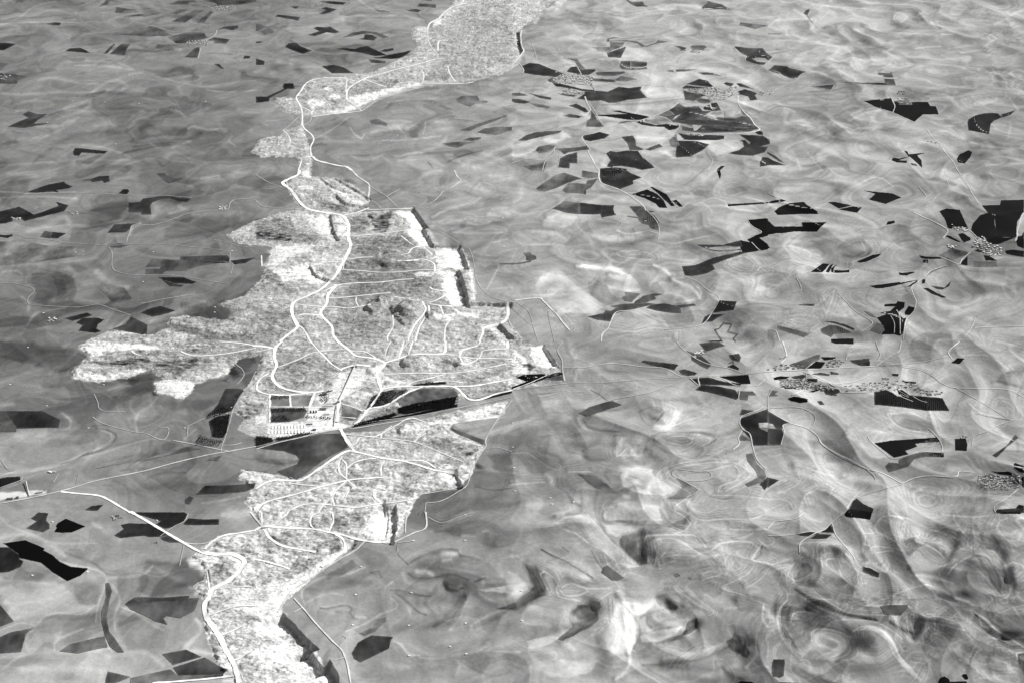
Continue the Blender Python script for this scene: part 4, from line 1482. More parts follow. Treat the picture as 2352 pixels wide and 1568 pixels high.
T 30 -.34 1690,990 1690,1040 1640,1060
T 18 -.2 1620,1080 1500,1150 1330,1200
T 60 -.05 1900,900 2000,1000
T 30 -.20 2040,1110 2090,1180 2010,1180
T 40 -.18 2080,1260 2170,1300 2120,1330
T 16 -.18 2000,1220 1900,1280 1700,1350 1400,1390 1200,1400
T 20 .18 1400,1340 1600,1310 1850,1240 1950,1190
T 40 .10 1250,1280 1400,1260 1500,1200
T 14 .2 2230,1230 2250,1300 2150,1420
T 20 -.16 1930,1420 2000,1500 2100,1520
T 12 .18 2220,1430 2300,1400 2350,1420
T 12 -.10 1700,1530 1780,1530
T 40 .12 1500,1450 1800,1500 2050,1400
T 40 -.10 1100,1480 1300,1440 1600,1420
T 10 .18 2310,850 2300,970 2350,1050
T 14 .14 1950,880 2100,870 2080,800
T 20 .10 1650,750 1800,870 1900,950
T 8 .14 1500,700 1650,810 1800,900
T 60 -.04 2100,1000 2250,1100
F 3 2060,1568 2100,1550 2200,1555 2230,1568
T 30 -.25 2050,1550 2150,1530 2250,1560
H -45 1150,380 160 140
H -45 640,940 170 120
H -30 1420,820 150 80
H -30 1680,1020 120 90
H -30 2080,1220 130 110
H 45 600,200 350 130
H 35 1550,460 280 120
H 40 900,1150 180 280
H 30 1450,1050 200 110
H 25 1900,350 280 90
H 35 300,1350 300 130
@33
F 3 700,20 740,-30 850,-20 955,0 940,65 860,55 720,40
F 30 260,190 380,175 470,195 390,218 300,215
F 25 485,185 575,110 610,190 560,192
F 28 390,238 450,198 590,205 540,240 450,243
F 3 2100,0 2320,-10 2320,15 2150,12
F 42 50,1350 150,1350 155,1380 145,1500 110,1518 50,1505 35,1470 40,1380
F 8 1560,1568 1580,1520 1620,1505 1660,1530 1670,1555 1820,1550 1830,1568
F 8 1780,1500 1790,1485 1825,1485 1840,1530 1815,1535
F 8 90,1568 120,1560 280,1565 280,1568
F 80 1030,860 1120,850 1280,848 1285,880 1225,945 1150,945 1070,930
F 45 870,500 930,510 1020,560 1020,595 960,580 870,540
T 5 .2 900,500 910,550
R 5 210 700,0 580,100 520,160 420,200 300,280 290,370
R 5 205 590,100 620,200 680,280 780,400 790,430
R 4 200 610,192 480,190 380,178 230,205 120,215 0,215
R 5 205 0,150 60,90 150,75 250,60 330,10
T 5 .14 860,150 880,190 970,190 930,150
T 7 .2 1240,60 1130,25 1050,40 980,130 1000,180 1130,240 1200,300
T 6 .16 1140,30 1300,60 1450,140 1650,200 1750,250
T 25 -.12 1110,110 1160,100 1200,140
T 30 -.20 1240,260 1320,350 1280,380
T 7 .16 1330,220 1380,210 1360,260 1450,290 1550,350 1620,410
T 7 .16 870,370 870,290 930,300 960,380
T 6 .18 930,350 960,315 1100,320 1230,350
T 6 .14 1000,370 1150,350 1250,400
T 5 .12 1180,430 1280,470
T 40 .06 1300,450 1500,450 1700,440
T 6 .16 290,300 320,280 450,270 540,270
T 6 .16 500,500 490,400 550,370 650,400 750,480 850,550 960,600 1020,610 1030,560
T 6 .14 540,480 540,430 620,420 700,460
T 6 .14 640,480 680,590 740,650 700,690
T 6 .12 600,290 700,370 780,430
T 14 .2 870,470 930,455 1020,510 1080,540
T 35 -.14 320,380 450,450 480,550 600,600
T 30 .05 300,500 400,560
T 8 .12 800,760 790,720 820,650 900,650
T 8 .12 300,420 200,520 170,600 180,680
T 7 .2 130,680 180,740 180,800 110,880 90,980 110,1100 200,1250 300,1350
T 30 -.14 140,870 120,980 170,1120 260,1230
T 10 .10 40,480 130,450 220,420 230,470 130,560 100,660
T 14 -.16 250,700 400,800 600,900 800,950 1000,990
T 6 .16 250,730 450,860 600,930
T 6 .16 430,730 600,850 760,920 1000,940 1080,945
T 6 .14 780,815 900,850 1000,858 1150,845 1280,850 1330,900 1500,970 1700,1020
T 20 -.16 350,720 500,820 700,930 900,975
T 7 .2 210,1000 230,930 330,910 450,940 550,970
T 6 .14 280,830 400,880 520,950 600,950
T 6 .14 160,890 200,850 280,850
T 8 .18 400,1180 400,1100 450,1070 560,1075 700,1110 760,1150
T 12 .26 780,1090 850,1050 960,1050 1080,1100 1150,1200 1200,1310 1300,1420 1400,1530
T 25 .2 1200,1350 1300,1450 1400,1540
T 60 .08 420,1120 550,1180 500,1250
T 20 -.12 640,960 700,1050 770,1110
T 6 .14 680,980 850,990 1000,1010 1130,1080 1230,1160
T 40 .07 830,1280 900,1330 950,1350
T 20 .10 830,1300 900,1320
T 50 -.06 600,1200 800,1400 900,1500
T 40 -.10 1250,1150 1260,1280 1350,1350 1400,1450
T 22 -.24 1130,1010 1230,1080 1320,1100 1350,1160
T 20 -.16 1240,990 1300,1060
T 7 .18 1310,1010 1330,1080 1360,1170
T 20 -.14 1430,1200 1440,1290 1550,1360
T 6 .16 1430,1210 1420,1110 1500,1040 1400,1010 1600,1030 1800,1080
T 6 .14 1500,1180 1500,1110 1680,1105
T 60 .06 1600,1250 1480,1300
T 12 .12 1380,1340 1450,1350 1500,1450
T 16 .22 1310,580 1400,570 1550,600 1700,650
T 20 .10 1400,620 1600,680 1800,760
T 12 .2 1460,660 1550,690 1700,770 1850,820
T 30 -.16 1520,730 1600,780 1700,850 1850,930
T 10 .10 800,900 1050,800 1300,700 1460,660
T 8 -.12 1100,800 1300,800 1500,790
T 40 -.07 1600,900 1750,950
T 6 .14 1700,20 1720,80 1800,190 1900,260
T 25 .24 1890,60 1890,200 1880,330
T 14 .20 1880,130 1900,220
T 10 -.2 1880,280 1890,390
T 25 .12 1900,230 2100,290 2300,370
T 40 .08 2100,300 2250,350
T 30 -.16 1750,200 1720,300 1680,400
T 30 -.08 1550,120 1700,200
T 6 .16 1860,400 1750,460 1690,510 1660,560
T 7 .18 1620,420 1550,350 1450,300
T 7 .16 1700,430 1850,470 1950,550 2050,660 2130,760
T 25 -.20 2000,420 2080,500 2130,620 2130,740
T 8 .16 2050,340 2150,440 2200,560 2220,750 2130,800
T 20 .12 1920,280 1980,380 2060,480
T 14 -.12 2150,420 2170,600 2170,740
T 8 .14 2350,620 2250,640 2230,720 2260,800
T 60 -.08 2280,650 2350,700
T 25 -.18 1900,930 2000,1030 2100,1130 2200,1230 2330,1240
T 9 .24 1900,920 2000,980 2100,1080 2250,1170 2350,1240
T 14 .18 1940,950 1960,1040 2050,1050
T 7 .16 2020,880 2060,980 2150,1050
T 12 -.1 2050,1000 2150,1080 2230,1130
T 7 .14 1850,1000 1950,1080 2100,1170
T 8 .14 2260,880 2330,980
T 30 .10 2050,860 2250,850 2350,900
T 20 .12 1760,1170 1900,1220 2100,1250 2250,1300
T 50 .12 1950,1330 2050,1380 2200,1440 2350,1480
T 14 .18 1990,1320 2150,1360 2250,1430
T 12 .14 1880,1330 1940,1260 2050,1270
T 8 -.14 1900,1280 1860,1350 1850,1400
T 25 -.14 1780,1290 1830,1400 1820,1490
T 7 .2 2290,1350 2280,1290 2340,1280
T 7 -.2 2310,1380 2300,1310 2350,1300
T 14 .14 1850,1450 1900,1540
T 20 .16 2050,1400 2080,1500
T 60 .05 1500,1420 1700,1450
T 7 .14 2350,60 2200,50 2130,80 2090,160
T 7 .16 2120,170 2180,240 2300,320
T 30 -.12 2150,250 2300,340
T 7 .14 1600,20 1900,40 2100,20 2170,45
T 12 .10 1950,60 2050,100
T 50 .07 0,900 40,1000 0,1150
T 14 .10 0,310 30,380
T 7 .12 0,470 40,480
T 25 .10 170,1530 350,1500 500,1530
H 30 1150,130 250 110
H -30 1310,350 100 80
H 45 500,1000 200 120
H 50 900,1200 250 180
H 45 1600,1150 220 120
H -35 1300,1120 100 120
H -35 2100,550 130 200
H 45 2250,700 150 150
H 40 1850,550 200 120
H 40 600,430 180 100
H -25 250,600 120 120
H 30 1550,620 220 80
H -30 1700,850 250 60
H -35 2150,1200 250 60
H -25 100,1000 80 160
H 50 2150,1400 200 100
H 30 2200,200 200 100

@20
F 172 1780,1050 1920,1015 1950,1010 1945,1085 1880,1075 1860,1095
F 165 2000,1010 2060,1020 2110,1050 2040,1080 1950,1080 1955,1020
F 175 1470,1110 1500,1070 1550,1052 1520,1080
F 170 1650,1150 1750,1155 1690,1205 1670,1205
F 150 1210,1100 1330,1068 1420,1090 1460,1135 1340,1145 1220,1125
F 90 1340,1055 1440,1010 1500,1060 1400,1075
F 52 1470,1120 1650,1100 1900,1110 2150,1120 2100,1150 1800,1160 1620,1150
F 38 38,305 72,300 82,400 102,470 75,512 50,430
@22
F 205 2265,745 2350,742 2350,790 2275,786
@32
F 215 0,748 40,755 72,795 0,796
R 3 215 1190,490 1260,520 1330,548
R 3 200 1330,500 1400,540 1460,556
R 4 150 1200,450 1290,500
R 3 190 1210,480 1290,510
@31
R 3 185 1125,1330 1160,1400 1160,1490
R 4 185 1180,1280 1210,1340 1215,1500
@12
F 12 1310,655 1300,610 1450,570 1600,545 1840,505 1820,590 1600,620 1400,660
F 16 880,765 1100,700 1270,655 1300,670 1200,710 900,780
F 85 1010,620 1090,490 1290,440 1400,440 1280,540 1060,605
F 85 1290,535 1430,455 1550,425 1820,430 1860,500 1450,570 1350,600
F 50 0,870 140,880 155,915 0,955
F 60 190,900 190,880 300,870 400,845 540,838 300,890
F 72 135,612 450,612 470,640 440,690 300,735 135,735
F 112 142,500 305,500 310,590 142,595
F 118 332,500 518,490 488,590 332,590
F 105 800,572 960,620 975,640 915,720 782,690
F 30 1430,402 1600,368 1750,370 1740,388 1500,405
F 25 1890,455 1950,500 2000,518 1940,500
@02
F 42 1920,735 1975,690 2110,665 2080,830 2050,880 1950,870
@22
F 28 320,305 440,280 455,300 330,320

@23
C .16 12 400,110 480,30 700,10 760,80 850,180 950,290 1080,400 1200,490 1060,520 950,440 800,340 700,290 600,200 500,130
C .06 8 90,260 200,180 420,110 560,170 700,280 740,350 830,510 900,600 740,600 560,490 380,400 260,330
C -.2 14 980,290 1000,220 1100,190 1160,230 1150,300 1200,340 1240,470 1180,490 1100,420
C -.15 14 1420,130 1640,20 1640,120 1590,160 1500,160
C .16 18 830,100 1000,110 1300,140 1420,160 1250,190 1050,180 950,230 880,180
C -.2 18 110,470 220,490 290,560 320,680 300,760 160,830 60,900 -150,900 60,800 200,680 150,600
C .2 14 -330,715 130,640 170,660 80,760
C -.28 14 540,900 600,850 700,850 780,900 800,980 740,1040 620,1100 470,1180 420,1160 550,1050 520,960
C .12 14 100,900 180,840 300,880 500,900 520,960 480,1020 200,1040 60,1010
C .2 9 960,800 1040,880 1110,950 1140,1060 1130,1180 1090,1300 1060,1300 1060,1150 1030,1000
C .08 14 960,830 1030,950 1060,1150 1060,1400 950,1520 900,1300 850,1150 900,1000
C .15 9 970,800 1100,830 1290,830 1280,880 1160,950 1060,880
C -.24 12 1310,770 1380,750 1430,800 1530,860 1500,900 1430,890 1330,830
C .18 10 1180,1130 1330,1080 1480,1060 1550,1050 1500,1130 1400,1170 1270,1190 1180,1190
C -.30 11 1620,1000 1700,970 1725,1020 1700,1060 1600,1130 1560,1120
C -.12 12 1560,1120 1400,1180 1250,1200 1380,1200 1600,1150
C -.2 12 1960,1180 2010,1150 2040,1090 2090,1130 2120,1200 2190,1280 2170,1340 2080,1300 1980,1240
C .15 14 130,1180 350,1130 450,1140 300,1230 150,1280
C .14 22 150,1290 260,1260 400,1340 700,1380 800,1350 700,1480 500,1520 350,1500 220,1420
C .12 12 470,1210 520,1190 600,1260 560,1280
C .14 12 -330,1260 100,1270 80,1300
@22
C .16 12 1000,880 1160,890 1210,900 1150,950 1230,960 1190,1040 1060,1060 980,1040 960,960
C .2 14 1000,1160 1150,1150 1280,1160 1310,1230 1450,1320 1510,1360 1400,1410 1200,1400 1030,1330 1000,1240
C -.18 12 610,1210 780,1230 850,1290 960,1370 1000,1400 830,1370 700,1300
C -.2 10 1520,1250 1620,1300 1700,1360 1650,1430 1560,1450 1400,1440 1500,1400 1560,1340
C .16 12 900,1490 1080,1460 1350,1500 1380,1640 850,1640 830,1520
C .08 18 -330,850 200,680 450,650 620,700 640,830 400,860 150,860
C -.08 10 1150,640 1200,600 1340,590 1400,640 1350,720 1250,720
C .1 12 1400,560 1500,580 1560,640 1500,760 1420,800 1380,700
C .1 12 1320,760 1420,760 1480,800 1350,820 1280,800
C -.08 10 1380,890 1460,860 1620,870 1680,900 1560,960 1440,940
C .06 10 1480,1180 1600,1180 1850,1190 1840,1250 1700,1290 1560,1260
@33
C -.12 12 320,360 450,440 480,540 560,600 700,610 740,660 600,700 430,690 250,680 240,600 300,520
C -.16 10 1200,280 1300,230 1340,220 1380,330 1310,400 1270,380
C .10 10 1320,570 1450,560 1600,600 1720,680 1830,760 1750,800 1620,720 1500,660 1400,630
C -.12 12 1500,700 1620,720 1720,800 1850,830 1900,880 1700,880 1560,840 1480,760
C -.15 10 1900,380 1990,400 2090,500 2150,640 2150,720 2060,690 2020,560 1940,460
C -.16 8 240,700 400,770 600,880 850,940 1000,970 1020,1000 800,970 600,930 400,830 250,740
C -.16 10 1080,980 1180,990 1300,1080 1370,1110 1360,1180 1280,1130 1200,1060 1120,1020
C .08 14 420,1110 520,1100 560,1170 500,1260 430,1200
C .10 12 820,1270 920,1280 980,1380 900,1390
C .18 8 780,1090 900,1050 1050,1080 1150,1180 1210,1310 1300,1420 1400,1530 1350,1520 1230,1400 1140,1290 1090,1170 1000,1100 880,1080
C -.16 10 1900,920 2000,1010 2150,1130 2330,1230 2250,1240 2120,1180 1980,1080 1880,990
C -.12 12 130,860 210,850 180,1000 210,1150 300,1290 200,1210 120,1060
C .1 12 1980,1320 2150,1350 2300,1430 2350,1500 2200,1480 2050,1420
C .14 8 860,470 930,455 1030,510 1090,550 1000,550 900,500
C .06 10 1000,100 1080,50 1250,90 1450,170 1650,270 1600,380 1450,300 1250,240 1120,220 1010,170
C .06 10 390,1110 450,1080 600,1090 740,1140 720,1200 600,1400 420,1250
@32
C .07 10 220,760 350,790 500,940 700,1060 960,1240 960,1300 850,1300 600,1200 420,1150 250,1120 130,980 150,800
C .10 10 720,870 760,820 950,800 1300,850 1500,880 1200,900 980,930 1160,1060 950,1060 830,920
C -.08 12 1100,655 1350,670 1500,740 1560,800 1480,830 1320,810 1180,760
C .08 12 -150,620 100,690 130,750 20,740
C -.1 12 2090,360 2160,270 2350,260 2350,430 2200,400
C .08 12 760,60 900,100 1030,110 1000,0 800,0 720,90
@31
C .10 10 650,1130 850,1330 960,1400 960,1450 850,1480 780,1350 660,1200
C .07 10 1370,1210 1600,1180 1750,1250 1900,1340 1860,1420 1700,1568 1260,1568 1260,1440 1340,1300
C .07 12 -330,775 250,700 450,760 500,800 430,900 250,960 150,940
C -.09 10 610,740 830,640 920,650 960,750 900,800 790,800 680,790
C -.05 8 270,990 500,940 520,1060 400,1090 310,1100
C .06 8 510,1250 600,1110 700,1200 800,1320 780,1350 540,1330
C -.06 10 1050,1220 900,1150 1100,1110 1150,1160 1180,1200
@21
C .12 8 200,1060 260,980 400,900 480,940 600,1060 780,1180 840,1250 760,1310 500,1310 400,1280 250,1150
C .16 8 880,990 970,980 900,900 620,880 640,860 900,880 1000,920 1120,980 1170,1050 1180,1110 1040,1115 900,1080 850,1040
C .12 10 1340,1020 1500,1010 1640,1060 1710,1110 1720,1160 1640,1200 1500,1210 1500,1230 1330,1170 1400,1120
C .14 12 2070,1440 2200,1410 2350,1440 2350,1568 2090,1500
C .10 10 0,560 150,540 400,560 480,620 380,690 100,690 0,640
C .12 10 280,470 330,420 450,400 600,420 560,500 400,540 290,520
C .09 10 640,560 900,590 1180,560 1220,600 1100,660 800,640
C .08 8 1560,860 1600,780 1780,700 1850,740 1800,800 1640,860
C -.06 8 1380,640 1550,640 1750,600 1950,560 2000,480 1900,520 1600,560 1400,600
@20
C .16 10 0,1340 150,1290 330,1270 470,1200 540,1260 430,1300 230,1380 60,1450 0,1470
C .12 8 1570,1290 1800,1285 2080,1290 2130,1350 2000,1390 1900,1380 1830,1330
C .10 8 1140,1250 1350,1250 1430,1280 1380,1330 1230,1370 1150,1310
C .10 8 1190,810 1560,810 1570,900 1250,900
@11
C -.09 30 860,620 1400,600 1560,720 1640,900 1750,1060 1780,1250 1500,1400 1000,1500 800,1400 720,1200 780,940
C -.05 40 0,1250 330,1280 380,1420 200,1640 0,1640
@10
C -.06 20 1600,250 1950,60 2350,0 2350,500 2000,700 1500,740 1700,560 1600,400
@12
C -.06 30 200,60 700,150 1180,200 700,280 560,400 250,400 180,250
F 22 1960,530 2120,505 2350,440 2350,470 2120,525 1990,545
F 16 870,772 950,755 1100,715 1280,690 1400,668 1850,570 1850,596 1400,690 1100,740 900,780
@22
F 20 0,415 120,370 330,300 470,280 480,300 330,335 170,385 0,445
@01
C -.10 25 1560,1420 1900,1250 2350,1050 2350,1568 2000,1568 1700,1500
C -.14 20 1500,1380 1700,1420 2000,1480 1900,1530 1600,1480
@02
C -.10 25 1500,20 2000,-60 2350,-60 2350,200 2150,350 2050,150 1700,70
C .12 12 650,330 700,270 900,310 1200,260 1300,250 1250,310 950,365
C .12 12 720,60 850,0 1050,0 1400,50 1200,70 900,120
@10
C .14 14 860,900 1000,870 1250,800 1550,750 1900,750 1930,770 1550,800 1200,890 1030,985 900,970
C .12 12 720,1010 900,960 1010,990 980,1030 760,1040 530,1080 520,1050
@20
C .2 10 310,90 420,10 500,-30 520,-10 400,110 330,110
C .2 10 190,210 250,130 290,130 220,230

@x
X 130 300,560 620,370 1400,340 1850,420 1800,600 1850,820 1650,760 1200,720 600,700
X 20 700,950 1000,900 1500,1060 1400,1120 900,1100 700,1080
@y
X 150 200,480 850,440 1100,460 1350,400 1400,560 1250,650 1000,740 700,740 600,600 250,540
X 20 1850,540 2200,520 2200,600 1950,640
@z
X 50 1050,870 1250,800 1400,1000 1750,1080 1700,1300 1500,1330 1300,1230 1000,1080
X 12 520,570 850,600 850,680 560,650
X 8 350,1040 560,1050 560,1110 360,1100
@20
X 10 1640,455 1720,460 1720,490 1640,485
X 14 1630,1235 1760,1235 1760,1255 1640,1250
@30
X 12 1200,905 1275,905 1290,925 1200,925
X 10 1190,840 1260,840 1260,865 1190,865
X 8 1450,1300 1550,1300 1550,1325 1460,1325
@00
X 40 1880,60 2170,60 2160,100 1960,100
X 40 1740,380 1900,375 1900,420 1700,410
X 10 0,680 100,690 60,740 0,740
@01
X 6 110,435 190,435 190,450 120,450
X 5 640,385 710,385 710,405 640,405
X 8 2010,335 2090,330 2090,360 2020,360
X 6 450,1355 530,1345 520,1375 440,1390
@22
X 14 1680,100 1750,80 1780,90 1740,120 1690,125
@p
@10
X 8 560,40 600,35 600,60 560,60

@00
965,942 1275,955 1888,938 665,930 325,912 1060,1327 435,1128
@10
95,1155 1320,958 1620,945 1240,1298 1300,1245
@01
1405,748 2130,738 695,752 1310,1020 400,1308 1970,1302 1975,1255
@02
255,52 90,392 950,392 430,588 810,790 1695,790
@03
480,88 1440,75 295,578 805,545 
@13
1445,260 1920,258 962,498 915,755 888,1033 1402,1038 1925,1018 1780,1232 1920,22 1425,738 1930,1300 1405,1315
@11
2250,272 2265,435 1918,448 2275,698
@22
18,1155 28,1368 350,1432 370,1490 8,745 5,965
@21
312,965 322,1110 1225,465 1485,435
@23
85,718 90,995
@31
2015,110 1690,498
@22
565,1470

"""
# ---------------------------------------------------------------- survey data -> numbers
def tile_xf(code):
    s = {'oo': (0, 0, 2500/2352), 'p': (600, 880, .1703), 'v': (1850, 860, .19983), 'w': (2350, 1120, .06378),
         'x': (1330, 160, .06378), 'y': (1660, 170, .10204), 'z': (2280, 500, .09565), 'l': (0, 1130, .07653)}
    if code in s: return s[code]
    return (int(code[0])*625, int(code[1])*417-(1 if code[1] == '3' else 0), 625/2350)
REC = []
def parse(txt):
    x0 = y0 = 0; k = 1
    for line in txt.split('\n'):
        line = line.strip()
        if not line: continue
        if line[0] == '@': x0, y0, k = tile_xf(line[1:]); continue
        t = line.split(); nums = []; pts = []
        for w in t[(1 if t[0].isalpha() else 0):]:
            if ',' in w:
                a, b = w.split(','); pts.append((x0+float(a)*k, y0+float(b)*k))
            else: nums.append(float(w))
        REC.append((t[0] if t[0].isalpha() else 'w', nums, np.array(pts), k))
parse(DATA)

# ---------------------------------------------------------------- view geometry: photograph pixel <-> ground
cp, sp_ = math.cos(PITCH), math.sin(PITCH)
def project(x, y, z):
    dz = z-ALT
    f = y*cp-dz*sp_; u = y*sp_+dz*cp
    return 1250+FPX*x/f, 833.5-FPX*u/f
def plane_hit(px, py, z):
    a = (px-1250)/FPX; b = (833.5-py)/FPX
    dx, dy, dz = a, cp+b*sp_, -sp_+b*cp
    t = (z-ALT)/dz
    return dx*t, dy*t

# ---------------------------------------------------------------- noise
_P = RNG.integers(0, 2**31, (256, 256)); _G = RNG.random((256, 256))*2-1
_A = RNG.random((256, 256))*2*math.pi; _GX, _GY = np.cos(_A), np.sin(_A)
def gnoise(x, y):
    xi = np.floor(x).astype(np.int64); yi = np.floor(y).astype(np.int64)
    fx = x-xi; fy = y-yi
    u = fx*fx*fx*(fx*(fx*6-15)+10); v = fy*fy*fy*(fy*(fy*6-15)+10)
    a, b, c, d = xi & 255, (xi+1) & 255, yi & 255, (yi+1) & 255
    n00 = _GX[c, a]*fx+_GY[c, a]*fy; n10 = _GX[c, b]*(fx-1)+_GY[c, b]*fy
    n01 = _GX[d, a]*fx+_GY[d, a]*(fy-1); n11 = _GX[d, b]*(fx-1)+_GY[d, b]*(fy-1)
    return 1.5*((n00*(1-u)+n10*u)*(1-v)+(n01*(1-u)+n11*u)*v)
def fbm(x, y, o=4, g=.5):
    s = 0; a = 1
    for i in range(o):
        s = s+a*gnoise(x*2**i+i*17.3, y*2**i-i*9.1); a *= g
    return s
def sm(t): t = np.clip(t, 0, 1); return t*t*(3-2*t)
def curve(pts, step=3.0):
    """Catmull-Rom through the points"""
    if len(pts) < 3: 
        n = max(2, int(np.hypot(*(pts[-1]-pts[0]))/step)+1)
        return pts[0]+(pts[-1]-pts[0])*np.linspace(0, 1, n)[:, None]
    P = np.vstack([2*pts[0]-pts[1], pts, 2*pts[-1]-pts[-2]]); out = []
    for i in range(1, len(P)-2):
        n = max(1, int(np.hypot(*(P[i+1]-P[i]))/step)); t = (np.arange(n)/n)[:, None]
        a, b, c, d = P[i-1], P[i], P[i+1], P[i+2]
        out.append(.5*((2*b)+(c-a)*t+(2*a-5*b+4*c-d)*t*t+(3*b-a-3*c+d)*t**3))
    out.append(pts[-1][None]); return np.vstack(out)

# ---------------------------------------------------------------- ground grid (finer where the terrain is closer)
cx = np.concatenate([-60-np.cumsum(2.2*1.09**np.arange(70))[::-1], np.arange(-60, 2560, 2.0), 2560+np.cumsum(2.2*1.09**np.arange(70))])
ry = np.concatenate([-40-np.cumsum(1.8*1.06**np.arange(60))[::-1], np.arange(-40, 1725, 1.7), 1725+np.cumsum(2*1.1**np.arange(34))])
ry = ry[ry > -890]                                  # the horizon lies at row -1016
NC, NR = len(cx), len(ry)
FX, FY = np.meshgrid(cx, ry)
GX, GY = plane_hit(FX, FY, 0.0)
def ramp(x, a, b): return sm((x-a)/(b-a))
# rolling relief: flat in the west, hilly towards the south-east
def region(px, py):
    e = ramp(px, 900, 1900); s = ramp(py, 250, 1500)
    return .18+.95*e+.75*e*s+.12*s
def height_base(x, y, px, py):
    w1 = gnoise(x/900+3, y/900+7)*260; w2 = gnoise(x/900-13, y/900+27)*260
    h = fbm((x+w1)/1500, (y+w2)/1500, 3)*38+(1-2*np.abs(gnoise((x+w2)/420+9, (y+w1)/620)))*17+fbm((x+w2)/300+9, (y+w1)/300, 2)*3
    u = (x*.80+y*.60+w2*.5)/270; v = (-x*.60+y*.80)/900           # spurs that run away from the south-east corner
    r2 = (1-2*np.abs(gnoise(u+w1/900, v+5+w2/900)))*20
    e = ramp(px, 1350, 2100)*ramp(py, 1050, 1400)
    return h*region(px, py)+r2*e
HB = height_base(GX, GY, FX, FY)
for k, n, p, sc in REC:
    if k == 'H':
        X, Y = plane_hit(p[0, 0], p[0, 1], 0); sl_ = math.hypot(ALT, Y); m = sl_/FPX
        rx = n[1]*sc*m*.75; rr = n[2]*sc*m*.75*sl_/ALT
        xw = GX+gnoise(GX/150, GY/150)*35; yw = GY+gnoise(GX/150+40, GY/150)*60
        HB += .8*n[0]*np.exp(-((xw-X)/rx)**2-((yw-Y)/rr)**2)
def box(pts, pad):
    """index box of the grid that can show these picture coordinates"""
    x0, y0 = pts.min(0)-pad-34; x1, y1 = pts.max(0)+pad+34
    return slice(max(0, np.searchsorted(cx, x0)-1), np.searchsorted(cx, x1)+1), slice(max(0, np.searchsorted(ry, y0)-1), np.searchsorted(ry, y1)+1)
def segdist(px, py, a, b):
    d = b-a; L = max(1e-9, d @ d)
    t = np.clip(((px-a[0])*d[0]+(py-a[1])*d[1])/L, 0, 1)
    return np.hypot(px-a[0]-t*d[0], py-a[1]-t*d[1])
# distance to the nearest surveyed ridge line; the tilled strips run parallel to these lines
DN = np.full(FX.shape, 1e3); SID = np.zeros(FX.shape)
for k, n, p, sc in REC:
    if k == 'T' and len(p) > 1 and p[:, 0].mean() > 1080 and p[:, 1].mean() > 380:
        w = n[0]*sc; q = curve(p, 10); nq = len(q)-1
        light = n[1] >= .1 and n[0] <= 8 and p[:, 1].mean() > 620
        ww = max(w*1.5, 13.0); amp = n[1]*(34 if w > 2.5 else 30)*(1 if (light or w > 3.5) else 0)
        if abs(n[1]) > .15 and w > 6: amp *= .7
        c0, r0 = box(q, 3*ww); D = np.full(FX[r0, c0].shape, 1e9)
        for i in range(nq):
            tp = .5+.5*math.sin(math.pi*(i+.5)/nq)**.6
            if light:
                c, r = box(q[i:i+2], 22); d = segdist(FX[r, c], FY[r, c]*1.5, q[i]*(1, 1.5), q[i+1]*(1, 1.5))
                DN[r, c] = np.minimum(DN[r, c], d)
            cc, rr_ = box(q[i:i+2], 2.5*ww); ls = (slice(rr_.start-r0.start, rr_.stop-r0.start), slice(cc.start-c0.start, cc.stop-c0.start))
            D[ls] = np.minimum(D[ls], segdist(FX[rr_, cc], FY[rr_, cc], q[i], q[i+1])/tp)
        HB[r0, c0] += amp*np.exp(-(D*(1+.3*gnoise(GX[r0, c0]/130, GY[r0, c0]/150))/ww)**2)*(.8+.5*gnoise(GX[r0, c0]/200+4, GY[r0, c0]/200))
PX, PY = project(GX, GY, HB)

def box(pts, pad):
    """index box of the grid that can show these picture coordinates"""
    x0, y0 = pts.min(0)-pad-34; x1, y1 = pts.max(0)+pad+34
    return slice(max(0, np.searchsorted(cx, x0)-1), np.searchsorted(cx, x1)+1), slice(max(0, np.searchsorted(ry, y0)-1), np.searchsorted(ry, y1)+1)
def inside(px, py, poly):
    r = np.zeros(px.shape, bool); n = len(poly)
    for i in range(n):
        x1, y1 = poly[i]; x2, y2 = poly[(i+1) % n]
        if y1 == y2: continue
        c = ((y1 > py) != (y2 > py)) & (px < (x2-x1)*(py-y1)/(y2-y1)+x1); r ^= c
    return r
def segdist(px, py, a, b):
    d = b-a; L = max(1e-9, d @ d)
    t = np.clip(((px-a[0])*d[0]+(py-a[1])*d[1])/L, 0, 1)
    return np.hypot(px-a[0]-t*d[0], py-a[1]-t*d[1])
def linedist(px, py, pts, closed=False):
    D = np.full(px.shape, 1e9); n = len(pts)
    for i in range(n if closed else n-1): D = np.minimum(D, segdist(px, py, pts[i], pts[(i+1) % n]))
    return D

S = 2500/2352
M1 = np.array([1075,-30,1030,20,1000,45,985,62,950,62,945,85,960,105,945,125,900,145,860,165,800,176,750,178,715,183,695,205,688,225,633,225,633,245,660,262,690,262,692,288,655,302,645,312,600,318,575,350,600,362,680,362,688,370,685,400,655,425,665,445,690,480,640,490,580,510,520,540,545,560,625,568,618,600,600,640,560,680,520,692,500,700,545,712,520,735,430,725,390,730,385,755,340,765,250,760,215,775,180,795,200,820,165,850,170,870,230,878,290,868,345,850,375,870,355,880,355,900,380,905,420,918,445,895,445,882,520,860,548,825,600,815,592,850,570,885,545,905,525,935,560,965,545,985,600,1012,790,985,830,970,1070,915,1290,875,1285,840,1245,800,1215,790,1165,740,1162,697,1092,692,1078,600,1060,568,1000,568,952,482,870,485,800,490,845,470,850,455,820,430,775,410,712,405,718,370,700,300,692,270,790,262,840,240,900,210,980,192,1080,187,1140,178,1190,150,1200,130,1188,75,1230,40,1310,-30], float).reshape(-1, 2)*S
